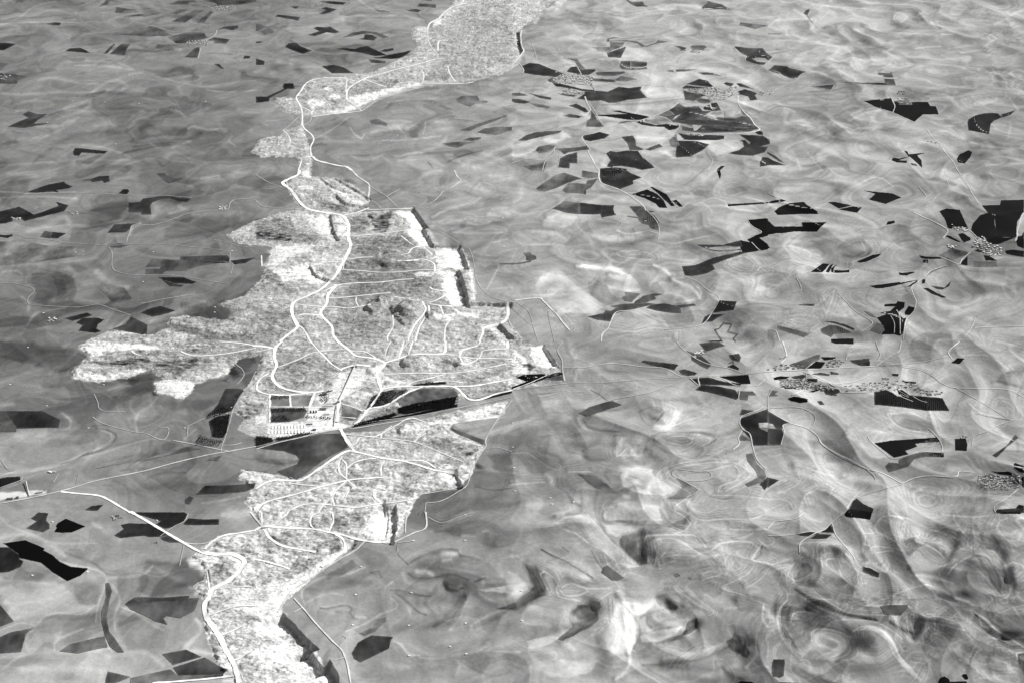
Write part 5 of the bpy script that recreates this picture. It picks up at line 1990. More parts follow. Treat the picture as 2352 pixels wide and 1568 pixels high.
M2 = np.array([790,993,880,988,900,978,1040,945,1165,920,1158,952,1050,962,1032,985,1115,1025,1095,1055,1085,1085,1060,1115,1000,1125,960,1140,940,1180,905,1240,820,1238,800,1262,720,1325,655,1382,642,1410,690,1455,728,1492,745,1530,770,1568,775,1760,530,1760,540,1568,500,1530,480,1480,465,1420,470,1380,445,1345,470,1330,465,1300,438,1280,455,1262,500,1230,600,1215,562,1150,578,1120,543,1097,555,1077,620,1087,690,1098,800,1037], float).reshape(-1, 2)*S
MINE = np.zeros(PX.shape); 
EDGE = np.zeros(PX.shape)
for P in (M1, M2):
    c, r = box(P, 20); px, py = PX[r, c], PY[r, c]
    px = px+fbm(GX[r, c]/45, GY[r, c]/45, 3, .6)*4.2; py = py+fbm(GX[r, c]/45+50, GY[r, c]/45, 3, .6)*2.4
    ins = inside(px, py, P); d = linedist(px, py*1.0, P, True)
    MINE[r, c] = np.maximum(MINE[r, c], ins); EDGE[r, c] = np.maximum(EDGE[r, c], np.where(ins, d, 0))

# soft masks that level the tips under haul roads and yards
LEVEL = np.zeros(PX.shape)
for k, n, p, sc in REC:
    if k == 'R' and n[0] >= 4:
        q = curve(p, 14); c, r = box(q, 12)
        if not MINE[r, c].any(): continue
        for i in range(len(q)-1):
            c, r = box(q[i:i+2], 10)
            LEVEL[r, c] = np.maximum(LEVEL[r, c], 1-sm((segdist(PX[r, c], PY[r, c]*1.0, q[i], q[i+1])-n[0]*sc*.8)/5))
    if k == 'B' and n[0] >= .28:
        c, r = box(p, 10); ins = inside(PX[r, c], PY[r, c], p)
        LEVEL[r, c] = np.maximum(LEVEL[r, c], ins*.75)
plant = np.array([(660, 955), (725, 955), (800, 955), (840, 960), (830, 1000), (800, 1045), (600, 1070), (570, 1050), (640, 1010)], float)
c, r = box(plant, 10); LEVEL[r, c] = np.maximum(LEVEL[r, c], inside(PX[r, c], PY[r, c], plant)*.95)

lift = sm(EDGE/14)*MINE
rough = (np.abs(fbm(GX/120, GY/95, 3))*9+fbm(GX/40+5, GY/30, 3)*3.4+gnoise(GX/15, GY/16)*.8)
Z = HB+lift*5.0+sm(EDGE/6)*MINE*(1-LEVEL*.93)*rough
for k, n, p, sc in REC:
    if k == 'K':
        X, Y = plane_hit(p[0, 0], p[0, 1], 0); sl_ = math.hypot(ALT, Y); m = sl_/FPX
        rx = n[1]*sc*m*.8; rr = n[2]*sc*m*.8*sl_/ALT
        q = ((GX-X+gnoise(GX/90, GY/90)*20)/rx)**2+((GY-Y+gnoise(GX/90+9, GY/90)*20)/rr)**2
        Z += n[0]*.8*sm((1.35-q)/.9)*MINE
    if k == 'W':
        q = curve(p, 6); dep = n[0]*.66
        X, Y = plane_hit(q[:, 0], q[:, 1], 0); m = math.hypot(ALT, Y.mean())/FPX
        c, r = box(q, 90); gx, gy = GX[r, c], GY[r, c]; jx = gnoise(gx/40, gy/40)*5
        bx_, by_ = plane_hit(PX[r, c], PY[r, c], 0)
        best = np.full(gx.shape, 1e9); sgn = np.zeros(gx.shape); ends = np.ones(gx.shape)
        n_ = len(X)
        for i in range(n_-1):
            a = np.array([X[i], Y[i]]); b = np.array([X[i+1], Y[i+1]]); d = b-a; L = np.hypot(*d)
            t = ((bx_-a[0])*d[0]+(by_-a[1])*d[1])/L/L; tc = np.clip(t, 0, 1)
            dd = np.hypot(bx_-a[0]-tc*d[0], by_-a[1]-tc*d[1]); s_ = d[0]*(by_-a[1])-d[1]*(bx_-a[0])
            over = np.zeros(gx.shape)
            if i == 0: over = np.maximum(over, -t*L)
            if i == n_-2: over = np.maximum(over, (t-1)*L)
            m_ = dd < best; best = np.where(m_, dd, best); sgn = np.where(m_, s_, sgn); ends = np.where(m_, 1-sm(over/40), ends)
        side = -1.0 if True else 1.0
        dist = np.where(sgn*side > 0, best+jx, -best)
        prof = sm(dist/(dep*.55))*(1-sm((dist-dep*1.5)/(dep*4.5)))
        cut = np.where(dist > 0, dep*prof*ends, 0)
        Z[r, c] -= cut

# height of the finished ground anywhere, and the ground point seen at a picture point
def H(x, y):
    fx, fy = project(np.asarray(x, float), np.asarray(y, float), 0.0)
    i = np.clip(np.interp(fx, cx, np.arange(NC)), 0, NC-1.001); j = np.clip(np.interp(fy, ry, np.arange(NR)), 0, NR-1.001)
    i0 = i.astype(int); j0 = j.astype(int); u = i-i0; v = j-j0
    return (Z[j0, i0]*(1-u)+Z[j0, i0+1]*u)*(1-v)+(Z[j0+1, i0]*(1-u)+Z[j0+1, i0+1]*u)*v
def soil_shade_tone(x, y):
    fx, fy = project(np.asarray(x, float), np.asarray(y, float), 0.0)
    i = np.clip(np.rint(np.interp(fx, cx, np.arange(NC))), 0, NC-1).astype(int); j = np.clip(np.rint(np.interp(fy, ry, np.arange(NR))), 0, NR-1).astype(int)
    return T[j, i]
def ground_at(px, py):
    px = np.asarray(px, float); py = np.asarray(py, float); z = np.zeros_like(px)
    for _ in range(9):
        x, y = plane_hit(px, py, z); z = .35*z+.65*H(x, y)
    x, y = plane_hit(px, py, z)
    return x, y, H(x, y)

# ---------------------------------------------------------------- soil tone, with slope light and shade painted in
PX, PY = project(GX, GY, Z)
tab = np.array([[130,125,135,150,165,165,165,155],[122,120,135,150,165,165,155,150],[122,118,130,150,160,158,150,148],
                [112,112,130,145,148,165,160,150],[148,125,135,135,150,163,160,150],[150,148,150,148,148,150,140,140],[168,162,155,148,152,150,138,135]], float)
tx = np.array([150,450,750,1050,1350,1650,1950,2250])*S; ty = np.array([100,350,600,850,1100,1350,1550])*S
i = np.clip(np.interp(PX, tx, np.arange(8)), 0, 6.999); j = np.clip(np.interp(PY, ty, np.arange(7)), 0, 5.999)
i0 = i.astype(int); j0 = j.astype(int); u = sm(i-i0); v = sm(j-j0)
T = ((tab[j0, i0]*(1-u)+tab[j0, i0+1]*u)*(1-v)+(tab[j0+1, i0]*(1-u)+tab[j0+1, i0+1]*u)*v)/255
wx = GX+fbm(GX/700+31, GY/700, 2)*420; wy = GY+fbm(GX/700, GY/700+63, 2)*420
big = fbm(wx/800, wy/1100, 4, .55); T += .05*big
sw = gnoise(wx/320+4, wy/420); T += .022*np.clip(np.sin(sw*4+big*3), -1, 1)
T += .020*fbm(wx/90, wy/130, 3); wp = 1-np.abs(fbm(wx/420+77, wy/520, 2))*2.6; T += .05*np.clip(wp, 0, 1)**4*sm(gnoise(GX/900, GY/1100+5)+.4)
T -= .07*sm((fbm(wx/600+12, wy/700+40, 3)-.25)/.12)
# contour tillage: fine lighter and darker bands that follow the height lines, strongest in the south-eastern hills
hm = ramp(PX, 1250, 2000)*ramp(PY, 500, 1350)+.25*ramp(PX, 1200, 1600)
lev = (HB+gnoise(GX/60, GY/60)*.8+gnoise(GX/240, GY/240)*3)/7.0
ph = lev-np.floor(lev); ln = np.exp(-((ph-.5)/.13)**2)

dn = DN*(1+.10*gnoise(GX/160, GY/160))+gnoise(GX/55, GY/70)*1.6
st = dn/9.5; ps = st-np.floor(st+.0)
nest = (np.exp(-((ps-.5)/.13)**2)*.10-np.exp(-((ps-.72)/.12)**2)*.06-.01)*np.exp(-(DN/30)**2)*(.1+1.0*sm(gnoise(GX/60+5, GY/90)*1.8+.45))
gul = fbm(wx/210+5, wy/260+9, 3); se = ramp(PX, 1150, 1900)*ramp(PY, 450, 1250)
nest += se*(.085*np.exp(-(gul/.035)**2)-.06*np.exp(-((gul-.12)/.05)**2))*sm(gnoise(GX/260+50, GY/300)+.6)
T += nest
T += (.05*ln-.016)*np.exp(-(DN/60)**2)*0

stra = HB/region(PX, PY); along = (GX*.6-GY*.8)/1400
T += (.035+.022*ramp(PX, 1000, 1700))*fbm(stra/7+gnoise(GX/400, GY/400)*.5, along, 3, .7)
T += .022*ramp(PX, 1000, 1600)
T += hm*(.065*ln-.02)*sm(gnoise(GX/300+8, GY/300+1)*1.8+.45)+hm*.03*np.sin(lev*.9+sw*2)
# mine surface
mt = .725+.05*fbm(GX/160, GY/160+70, 3)+.10*ramp(PY, 930, 1350)-.03*(1-ramp(PY, 200, 420))+.05*ramp(PY, 300, 60)
fine = fbm(GX/13, GY/18, 2)*.08+fbm(GX/70+3, GY/34, 2)*.035
vein = fbm(GX/85+8, GY/60+20, 3); fine -= .24*np.exp(-(vein/.05)**2)*sm(gnoise(GX/120, GY/120)+.55); vein = fbm(GX/40+8, GY/30+20, 2); fine -= .13*np.exp(-(vein/.06)**2)*sm(gnoise(GX/60, GY/60)+.5)  # dark veins: small relief shadows painted into the spoil colour
vein = fbm(GX/110+28, GY/80+2, 3); fine += .22*np.exp(-(vein/.035)**2)*sm(gnoise(GX/150+9, GY/150)+.7)
arm = ramp(PX, 620, 480)*ramp(PY, 740, 800)
fine += arm*(.10*gnoise(GX/330, GY/26)+.05*gnoise(GX/160, GY/12))
fine += (.035*gnoise(GX/190+7, GY/45)+.03*gnoise(GX/240, GY/130))*(1-arm)-.11*sm((fbm(GX/130+60, GY/120, 3)-.12)/.3)*ramp(PY, 900, 1150)
FINE = fine*(1-LEVEL*.5)
T = np.where(MINE > 0, mt+fine*(1-LEVEL*.8), T)
T += .07*(1-MINE)*0
for k, n, p, sc in REC:
    if k == 'T' and len(p) > 1:  # strokes of soil tone, mixed with painted light and shade of the slopes
        w = n[0]*sc; a = n[1]
        if w < 1.3: a *= (w/1.3)**.5; w = 1.3
        q = curve(p, 12); c, r = box(q, 3*w); px, py = PX[r, c], PY[r, c]
        acc = np.zeros(px.shape)
        D = np.full(px.shape, 1e9); nq = max(1, len(q)-1)
        for i in range(len(q)-1):
            cc, rr_ = box(q[i:i+2], 3*w)
            ls = (slice(rr_.start-r.start, rr_.stop-r.start), slice(cc.start-c.start, cc.stop-c.start))
            tp = 1 if w < 1.6 else .45+.55*math.sin(math.pi*(i+.5)/nq)**.6
            D[ls] = np.minimum(D[ls], segdist(px[ls], py[ls], q[i], q[i+1])/tp)
        D = D*(1+.30*gnoise(GX[r, c]/70, GY[r, c]/90)+.15*gnoise(GX[r, c]/28, GY[r, c]/40)) if w > 1.5 else D
        ed = np.minimum(np.hypot(px-q[0, 0], py-q[0, 1]), np.hypot(px-q[-1, 0], py-q[-1, 1]))
        g = np.exp(-(D/(w*1.05))**2)
        if w > 6 and a < -.1: a *= .75
        T[r, c] += ((.8 if w > 3 and q[:, 0].mean() > 1080 and q[:, 1].mean() > 700 else 1.15) if w > 1.4 else 1.4)*a*g*(.75+.35*gnoise(GX[r, c]/120+9, GY[r, c]/120))
    if k in 'ABCD' and len(p) > 2:  # soil patches
        f = max(1.0, n[1]*sc); c, r = box(p, f*1.5); px, py = PX[r, c], PY[r, c]
        if True:
            jm = min(f, 6)
            px = px+fbm(GX[r, c]/70, GY[r, c]/70, 3)*jm*1.1; py = py+fbm(GX[r, c]/70+30, GY[r, c]/70, 3)*jm*.6
        ins = inside(px, py, p); d = linedist(px, py, p, True)*np.where(ins, 1, -1)
        if k == 'C':
            if f > 7 or MINE[r, c].mean() > .6: T[r, c] += n[0]*sm(d/f+.5); continue
            T[r, c] += n[0]*1.0*sm(d/(f*1.1)+.35)*(.5+.5*np.exp(-np.maximum(d, 0)/14))*(.75+.75*fbm(GX[r, c]/150+3, GY[r, c]/170, 2))
            continue
        T[r, c] += n[0]*(1.25 if k == 'B' else .85 if k == 'D' else 1.15)*sm(d/f*.7+.5)*(1 if k == 'A' else (.75+.7*fbm(GX[r, c]/70, GY[r, c]/24, 2)))
    if k == 'V':
        c, r = box(p, 3); px, py = PX[r, c], PY[r, c]; ins = inside(px, py, p); d = linedist(px, py, p, True)*ins
        T[r, c] += sm(d/5)*(-.06+.2*fbm(GX[r, c]/16, GY[r, c]/22, 2)+.06*gnoise(GX[r, c]/60, GY[r, c]/60))
T = np.where(MINE > 0, np.minimum(T, .94+FINE*1.3), np.where(T > .72, .72+(T-.72)*.75, T)); T = np.clip(T, .05, 1.02)

# ---------------------------------------------------------------- materials (all neutral: the place is seen in black and white)
def mat_soil(name, grain, bump, bscale):
    m = bpy.data.materials.new(name); m.use_nodes = True; t = m.node_tree; N = t.nodes; L = t.links
    b = N['Principled BSDF']; b.inputs['Roughness'].default_value = .95; b.inputs['Specular IOR Level'].default_value = .05
    at = N.new('ShaderNodeAttribute'); at.attribute_name = 'tone'
    g = N.new('ShaderNodeNewGeometry')
    def noise(sc, det, dist=0):
        q = N.new('ShaderNodeTexNoise'); q.inputs['Scale'].default_value = sc; q.inputs['Detail'].default_value = det
        q.inputs['Distortion'].default_value = dist; 
        if grain > .3:
            vm = N.new('ShaderNodeVectorMath'); vm.operation = 'MULTIPLY'; vm.inputs[1].default_value = (.6, 1.0, .3)
            L.new(g.outputs['Position'], vm.inputs[0]); L.new(vm.outputs[0], q.inputs['Vector'])
        else: L.new(g.outputs['Position'], q.inputs['Vector'])
        return q
    def mth(op, a, c=None):
        q = N.new('ShaderNodeMath'); q.operation = op
        for i, v in enumerate((a, c)):
            if v is None: continue
            if isinstance(v, (int, float)): q.inputs[i].default_value = v
            else: L.new(v, q.inputs[i])
        return q.outputs[0]
    n1 = noise(1/(22 if grain < .3 else 13), 4, .5); n2 = noise(1/110, 3, 1.5); n3 = noise(1/6, 2)
    s = mth('ADD', mth('MULTIPLY', mth('SUBTRACT', n1.outputs[0], .5), grain), mth('MULTIPLY', mth('SUBTRACT', n2.outputs[0], .5), grain*.8))
    s = mth('ADD', s, mth('MULTIPLY', mth('SUBTRACT', n3.outputs[0], .5), grain*.7))
    if name == 'farmland_soil':
        wn = noise(1/500, 2); ad = N.new('ShaderNodeVectorMath'); ad.operation = 'MULTIPLY_ADD'; ad.inputs[1].default_value = (420, 420, 0)
        L.new(wn.outputs[1], ad.inputs[0]); L.new(g.outputs['Position'], ad.inputs[2])
        sc2 = N.new('ShaderNodeVectorMath'); sc2.operation = 'MULTIPLY'; sc2.inputs[1].default_value = (1/520, 1/380, 0); L.new(ad.outputs[0], sc2.inputs[0])
        vo = N.new('ShaderNodeTexVoronoi'); vo.inputs['Scale'].default_value = 1; vo.distance = 'MANHATTAN'; L.new(sc2.outputs[0], vo.inputs['Vector'])
        sp2 = N.new('ShaderNodeSeparateColor'); L.new(vo.outputs['Color'], sp2.inputs[0])
        s = mth('ADD', s, mth('MULTIPLY', mth('SUBTRACT', sp2.outputs[0], .5), .10))
    s = mth('MULTIPLY', at.outputs['Fac'], mth('ADD', s, 1.0))
    s = mth('MAXIMUM', s, .004)
    s = mth('MULTIPLY', mth('POWER', s, 2.2), KA)
    s = mth('MINIMUM', s, .86)
    L.new(s, b.inputs['Base Color'])
    if bump:
        bn = N.new('ShaderNodeBump'); bn.inputs['Strength'].default_value = 1; bn.inputs['Distance'].default_value = bump
        nb = noise(1/bscale, 4); L.new(nb.outputs[0], bn.inputs['Height']); L.new(bn.outputs[0], b.inputs['Normal'])
    return m
M_GROUND = mat_soil('farmland_soil', .19, 1.4, 26)
M_SPOIL = mat_soil('chalky_spoil', .66, 3.0, 9)
M_CROP = mat_soil('crop', .28, 0, 1)
M_TRACK = mat_soil('dusty_track', .06, 0, 1)
def mat_flat(name, col, var=.25, sc=.2):
    m = bpy.data.materials.new(name); m.use_nodes = True; t = m.node_tree; N = t.nodes; L = t.links
    b = N['Principled BSDF']; b.inputs['Roughness'].default_value = .9; b.inputs['Specular IOR Level'].default_value = .1
    q = N.new('ShaderNodeTexNoise'); q.inputs['Scale'].default_value = sc; q.inputs['Detail'].default_value = 3
    g = N.new('ShaderNodeNewGeometry'); L.new(g.outputs['Position'], q.inputs['Vector'])
    r = N.new('ShaderNodeMapRange'); r.inputs['To Min'].default_value = col*(1-var); r.inputs['To Max'].default_value = min(.9, col*(1+var))
    L.new(q.outputs[0], r.inputs['Value']); L.new(r.outputs[0], b.inputs['Base Color']); return m

# ---------------------------------------------------------------- mesh helpers
def mesh_np(name, V, F, mats, tone=None, smooth=True, mi=None):
    me = bpy.data.meshes.new(name); V = np.asarray(V, np.float32); F = np.asarray(F, np.int32); k = F.shape[1]
    me.vertices.add(len(V)); me.vertices.foreach_set('co', V.ravel())
    me.loops.add(F.size); me.loops.foreach_set('vertex_index', F.ravel())
    me.polygons.add(len(F)); me.polygons.foreach_set('loop_start', np.arange(len(F), dtype=np.int32)*k)
    me.update(calc_edges=True)
    me.polygons.foreach_set('use_smooth', np.full(len(F), smooth))
    if mi is not None: me.polygons.foreach_set('material_index', np.asarray(mi, np.int32))
    if tone is not None:
        a = me.attributes.new('tone', 'FLOAT', 'POINT'); a.data.foreach_set('value', np.asarray(tone, np.float32).ravel())
    for m in mats: me.materials.append(m)
    return me
def link(name, me, parent=None, kind=None, loc=None, rz=0, label=None, cat=None, group=None):
    o = bpy.data.objects.new(name, me); COL.objects.link(o)
    if parent: o.parent = parent
    if loc is not None: o.location = loc
    o.rotation_euler = (0, 0, rz)
    for a, b in (('kind', kind), ('label', label), ('category', cat), ('group', group)):
        if b: o[a] = b
    return o

# ---------------------------------------------------------------- ground and mine surface: one continuous sheet, two objects
V = np.stack([GX, GY, Z], -1).reshape(-1, 3)
idx = np.arange(NR*NC).reshape(NR, NC)
Q = np.stack([idx[1:, :-1], idx[1:, 1:], idx[:-1, 1:], idx[:-1, :-1]], -1).reshape(-1, 4)
mm = MINE > 0
mf = (mm[1:, :-1] & mm[1:, 1:] & mm[:-1, 1:] & mm[:-1, :-1]).reshape(-1)
Tf = T.reshape(-1)
def sub(Fs):
    used = np.unique(Fs); rm = np.zeros(len(V), np.int64); rm[used] = np.arange(len(used)); return V[used], rm[Fs], Tf[used]
for nm, msk, mt_ in (('ground', ~mf, M_GROUND), ('quarry_ground', mf, M_SPOIL)):
    v_, f_, t_ = sub(Q[msk]); link(nm, mesh_np(nm, v_, f_, [mt_], t_), kind='structure')

# ---------------------------------------------------------------- fields
def fill(p, sx, sy, wob=.35):
    """sheet of points inside a picture-space outline, edges densified"""
    e = []
    for i in range(len(p)):
        a, b = p[i], p[(i+1) % len(p)]; n = max(1, int(np.hypot(*(b-a))/4))
        for t in range(n): e.append(a+(b-a)*t/n+(RNG.random(2)-.5)*2*wob*(1 if t else .3))
    e = np.array(e); lo, hi = e.min(0), e.max(0)
    gx, gy = np.meshgrid(np.arange(lo[0], hi[0], sx), np.arange(lo[1], hi[1], sy)); gx = gx.ravel(); gy = gy.ravel()
    ins = inside(gx, gy, e); d = np.full(len(gx), 1e9)
    if ins.any():
        gx, gy = gx[ins], gy[ins]; d = linedist(gx, gy, e, True); gx, gy = gx[d > 1.2], gy[d > 1.2]
    else: gx = gx[:0]; gy = gy[:0]
    pts = [Vector(q) for q in e]+[Vector((a, b)) for a, b in zip(gx, gy)]
    n = len(e)
    r = delaunay_2d_cdt(pts, [], [list(range(n))], 1, 1e-4)
    vs = np.array([(q.x, q.y) for q in r[0]]); fs = [f for f in r[2] if len(f) == 3]
    return vs, np.array(fs, np.int32), n
def drape(name, p, tone, off, mat, sx=5, sy=3, kind='structure', **kw):
    vs, fs, ne = fill(p, sx, sy)
    if len(fs) == 0: return None
    x, y, z = ground_at(vs[:, 0], vs[:, 1])
    a = vs[fs]; cr = (a[:, 1, 0]-a[:, 0, 0])*(a[:, 2, 1]-a[:, 0, 1])-(a[:, 1, 1]-a[:, 0, 1])*(a[:, 2, 0]-a[:, 0, 0])
    fs = np.where(cr[:, None] > 0, fs[:, ::-1], fs)
    t = tone*(1+.42*fbm(x/200+tone*90, y/260, 3)+.14*gnoise(x/26, y/70)); t = np.maximum(t, .003)
    k_ = (.42 if tone > .1 else .12)*(.6+.5*gnoise(x/60, y/60)); e_ = np.arange(len(t)) < ne      # thin, patchy growth along the margins
    t = np.where(e_, t*(1-k_)+np.minimum(soil_shade_tone(x, y), .7)*k_, t)
    return link(name, mesh_np(name, np.stack([x, y, z+off], 1), fs, [mat], t), kind=kind, **kw)
nf = 0
for k, n, p, sc in REC:
    if k == 'F' and len(p) > 2:
        if abs(np.sum(p[:, 0]*np.roll(p[:, 1], 1)-p[:, 1]*np.roll(p[:, 0], 1))) < 8: continue
        drape('field', p, (n[0]+(9 if 20 < n[0] < 110 else 0))/255, .7+nf*.003, M_CROP); nf += 1  # crop sheets; one dark sheet stands in for a highwall's shadow band
# ---------------------------------------------------------------- roads and tracks
nr = 0
for k, n, p, sc in REC:
    if k != 'R': continue
    q = curve(p, 3.0)
    x, y, z = ground_at(q[:, 0], q[:, 1])
    dx = np.gradient(x); dy = np.gradient(y); L = np.hypot(dx, dy)+1e-9
    m = np.hypot(ALT, y)/FPX
    w = n[0]*sc*m*((1.6 if n[0] >= 7 else 1.2) if n[1] > 220 else .85)*(1+.38*gnoise(x/45, y/45)+.2*gnoise(x/17, y/17))*(1.0 if n[0] > 5 else 1.3 if n[1] > 212 else 1.05)
    ox, oy = -dy/L*w, dx/L*w
    cols = [-1, 0, 1]; xs = np.stack([x+c*ox for c in cols], 1); ys = np.stack([y+c*oy for c in cols], 1)
    zs = H(xs, ys)+1.7+nr*.003
    N_ = len(q); id_ = np.arange(N_*3).reshape(N_, 3)
    F_ = np.concatenate([np.stack([id_[:-1, c], id_[:-1, c+1], id_[1:, c+1], id_[1:, c]], 1) for c in (0, 1)])
    F_ = F_[:, ::-1]
    nm = 'road' if n[0] >= 6 else 'track'
    t = np.repeat(n[1]/255*(1+.09*gnoise(x/90, y/90)), 3)
    if n[1] > 230: t = t*1.03+.03*np.repeat(gnoise(x/30, y/30), 3)
    link(nm, mesh_np(nm, np.stack([xs.ravel(), ys.ravel(), zs.ravel()], 1), F_, [M_TRACK], t), kind='structure'); nr += 1


# ================================================================ THINGS
M_WALL = mat_flat('limewashed_wall', .24); M_ROOF = mat_flat('pale_flat_roof', .46, .45, .06); M_DARKROOF = mat_flat('dark_roof', .10)
M_WHITE = mat_flat('white_paint', .80, .05); M_STEEL = mat_flat('grey_steel', .28, .2); M_DSTEEL = mat_flat('dark_steel', .06, .3)
M_LEAF = mat_flat('dark_foliage', .016, .5, .6); M_LEAF2 = mat_flat('olive_foliage', .045, .5, .6); M_BARK = mat_flat('bark', .06)
M_OPEN = mat_flat('door_and_window_opening', .03)
class MB:
    def __init__(s): s.V = []; s.F = []; s.M = []
    def box(s, x, y, z, w, d, h, m=0, top=None, rz=0, bottom=False):
        c, n = math.cos(rz), math.sin(rz); b = len(s.V)
        for k in (0, 1):
            for a, e in ((-1, -1), (1, -1), (1, 1), (-1, 1)):
                u, v = a*w/2, e*d/2; s.V.append((x+u*c-v*n, y+u*n+v*c, z+k*h))
        s.F += [(b, b+1, b+5, b+4), (b+1, b+2, b+6, b+5), (b+2, b+3, b+7, b+6), (b+3, b, b+4, b+7), (b+4, b+5, b+6, b+7)]
        s.M += [m]*4+[m if top is None else top]
        if bottom: s.F.append((b+3, b+2, b+1, b)); s.M.append(m)
    def gable(s, x, y, z, w, d, h, m):
        b = len(s.V)
        s.V += [(x-w/2, y-d/2, z), (x+w/2, y-d/2, z), (x+w/2, y+d/2, z), (x-w/2, y+d/2, z), (x-w/2, y, z+h), (x+w/2, y, z+h)]
        s.F += [(b, b+1, b+5, b+4), (b+2, b+3, b+4, b+5), (b+1, b+2, b+5), (b+3, b, b+4)]; s.M += [m]*4
    def mesh(s, name, mats):
        me = bpy.data.meshes.new(name); me.from_pydata(s.V, [], s.F); me.update()
        for m in mats: me.materials.append(m)
        me.polygons.foreach_set('material_index', s.M); return me
def empty(name, loc, rz, label, cat, group=None):
    return link(name, None, None, None, loc, rz, label, cat, group)

# ---- houses: flat roofed blocks round a walled yard, each with a parapet, door and windows
def house_mesh(v):
    b = MB(); r = random.Random(v)
    w, d = r.uniform(15, 21), r.uniform(13, 17)
    def wing(x, y, ww, dd, hh, roof):
        b.box(x, y, -3, ww, dd, hh+3, 0, roof)
        for sx, sy, pw, pd in ((0, -dd/2+.2, ww, .4), (0, dd/2-.2, ww, .4), (-ww/2+.2, 0, .4, dd-.8), (ww/2-.2, 0, .4, dd-.8)): b.box(x+sx, y+sy, hh+.003, pw, pd, .6, 0)
        for k in range(3): b.box(x-ww*.3+k*ww*.3, y-dd/2-.03, .9 if k != 1 else 0, 1.0, .06, 1.2 if k != 1 else 2.1, 3, bottom=True)
    wing(0, d/2-3.2, w, 6.4, r.choice((3.6, 4.2, 7.0)), r.choice((1, 1, 2)))
    if v % 3: wing(-w/2+2.8, -2.6, 5.6, d-7.6, 3.4, r.choice((1, 1, 0)))
    if v % 2: wing(w/2-2.4, -1.8, 4.8, d-9, 3.2, 1)
    for x, y, ww, dd in ((0, -d/2, w, .6), (-w/2, -3, .6, d-6.6), (w/2, -3, .6, d-6.6)): b.box(x, y, -2, ww, dd, 4.2, 1)
    return b.mesh('house', [M_WALL, M_ROOF, M_DARKROOF, M_OPEN])
HM = [house_mesh(v) for v in range(6)]
VINFO = {96: ('pale flat-roofed house with walled yard in the village at the right edge', 'houses of the village at the right edge', .02),
  46: ('flat-roofed house in the long row village above the big black field', 'houses of the long row village', .0),
  85: ('small flat-roofed house in the village between dark orchards west of the long row village', 'houses of the village between the orchards', .1),
  12: ('house in the small hamlet on the hillside above the main road', 'houses of the hamlet above the main road', .1),
  14: ('house strung along the main road beside the villages', 'roadside houses by the villages', .05),
  8: ('lone flat-roofed farm house outside the right-hand villages', 'lone farm houses', .1),
  10: ('house beside the thin black trees on top of the right edge village', 'houses by the thin black trees', .1),
  3: ('house in the little compound at the end of the white hillside track', 'houses of the compound on the white track', .1),
  5: ('house in the farm cluster beside the straight white haul road', 'houses of the farm cluster by the haul road', .3),
  1: ('solitary square farm house below the dark field and haul road', None, .3)}
placed = []
def scatter(p, n, dmin):
    lo, hi = p.min(0), p.max(0); out = []
    for dm in (dmin, dmin*.85, dmin*.72, dmin*.6):
        c = lo+(hi-lo)*RNG.random((n*60, 2)); c = c[inside(c[:, 0], c[:, 1], p)]
        if len(c) == 0: continue
        X, Y, ZZ = ground_at(c[:, 0], c[:, 1])
        for x, y, z in zip(X, Y, ZZ):
            if len(out) >= n: break
            if all((x-a)**2+(y-b)**2 > dm*dm for a, b, _ in out): out.append((x, y, z))
        if len(out) >= n: break
    return out
hv = 0
for k, n, p, sc in REC:
    if k != 'V': continue
    lb, gr, rot = VINFO[int(n[0])]
    S_ = scatter(p, int(n[0]), 27); xs_ = sorted(q[0] for q in S_); ys_ = sorted(q[1] for q in S_)
    lb0, gr0 = lb, gr
    for x, y, z in S_:
        if len(S_) > 9:
            e = xs_.index(x)/len(xs_); f = ys_.index(y)/len(ys_)
            wh = ('far ' if f > .5 else 'near ')+('left end' if e < .2 else 'left middle' if e < .4 else 'middle' if e < .6 else 'right middle' if e < .8 else 'right end')
            lb = ('house' if 'village' in lb0 or len(lb0.split()) > 11 else 'small house')+' at the '+wh+' of the '+gr0.replace('houses of the ', '').replace('roadside houses by the villages', 'row of houses along the main road').replace('houses by the ', 'row by the ')
            gr = gr0+', '+wh
        o = link('house', HM[hv % 6], None, None, (x, y, z-.2), RNG.normal(0, .12)+rot+RNG.choice([0, math.pi/2, 0, math.pi]), lb, 'house', gr)
        s = RNG.uniform(.65, 1.0); o.scale = (s, s*RNG.uniform(.85, 1.1), 1); hv += 1
# the many houses of the far villages, one mass
b = MB()
for k, n, p, sc in REC:
    if k != 'X': continue
    for x, y, z in scatter(p, int(n[0]), 26):
        w, d = RNG.uniform(9, 20), RNG.uniform(9, 18)
        a = RNG.normal(0, .3); b.box(x, y, z-4, w, d, 4+RNG.uniform(3, 6), 0, int(RNG.choice([1, 1, 1, 2, 0])), a)
        b.box(x+w*.2, y-d*.6, z-3, w*.9, .7, 5.5, 1, None, a)
o = link('houses', b.mesh('houses', [M_WALL, M_ROOF, M_DARKROOF]), kind='stuff', label='flat-roofed houses of the far villages and hamlets', cat='houses')

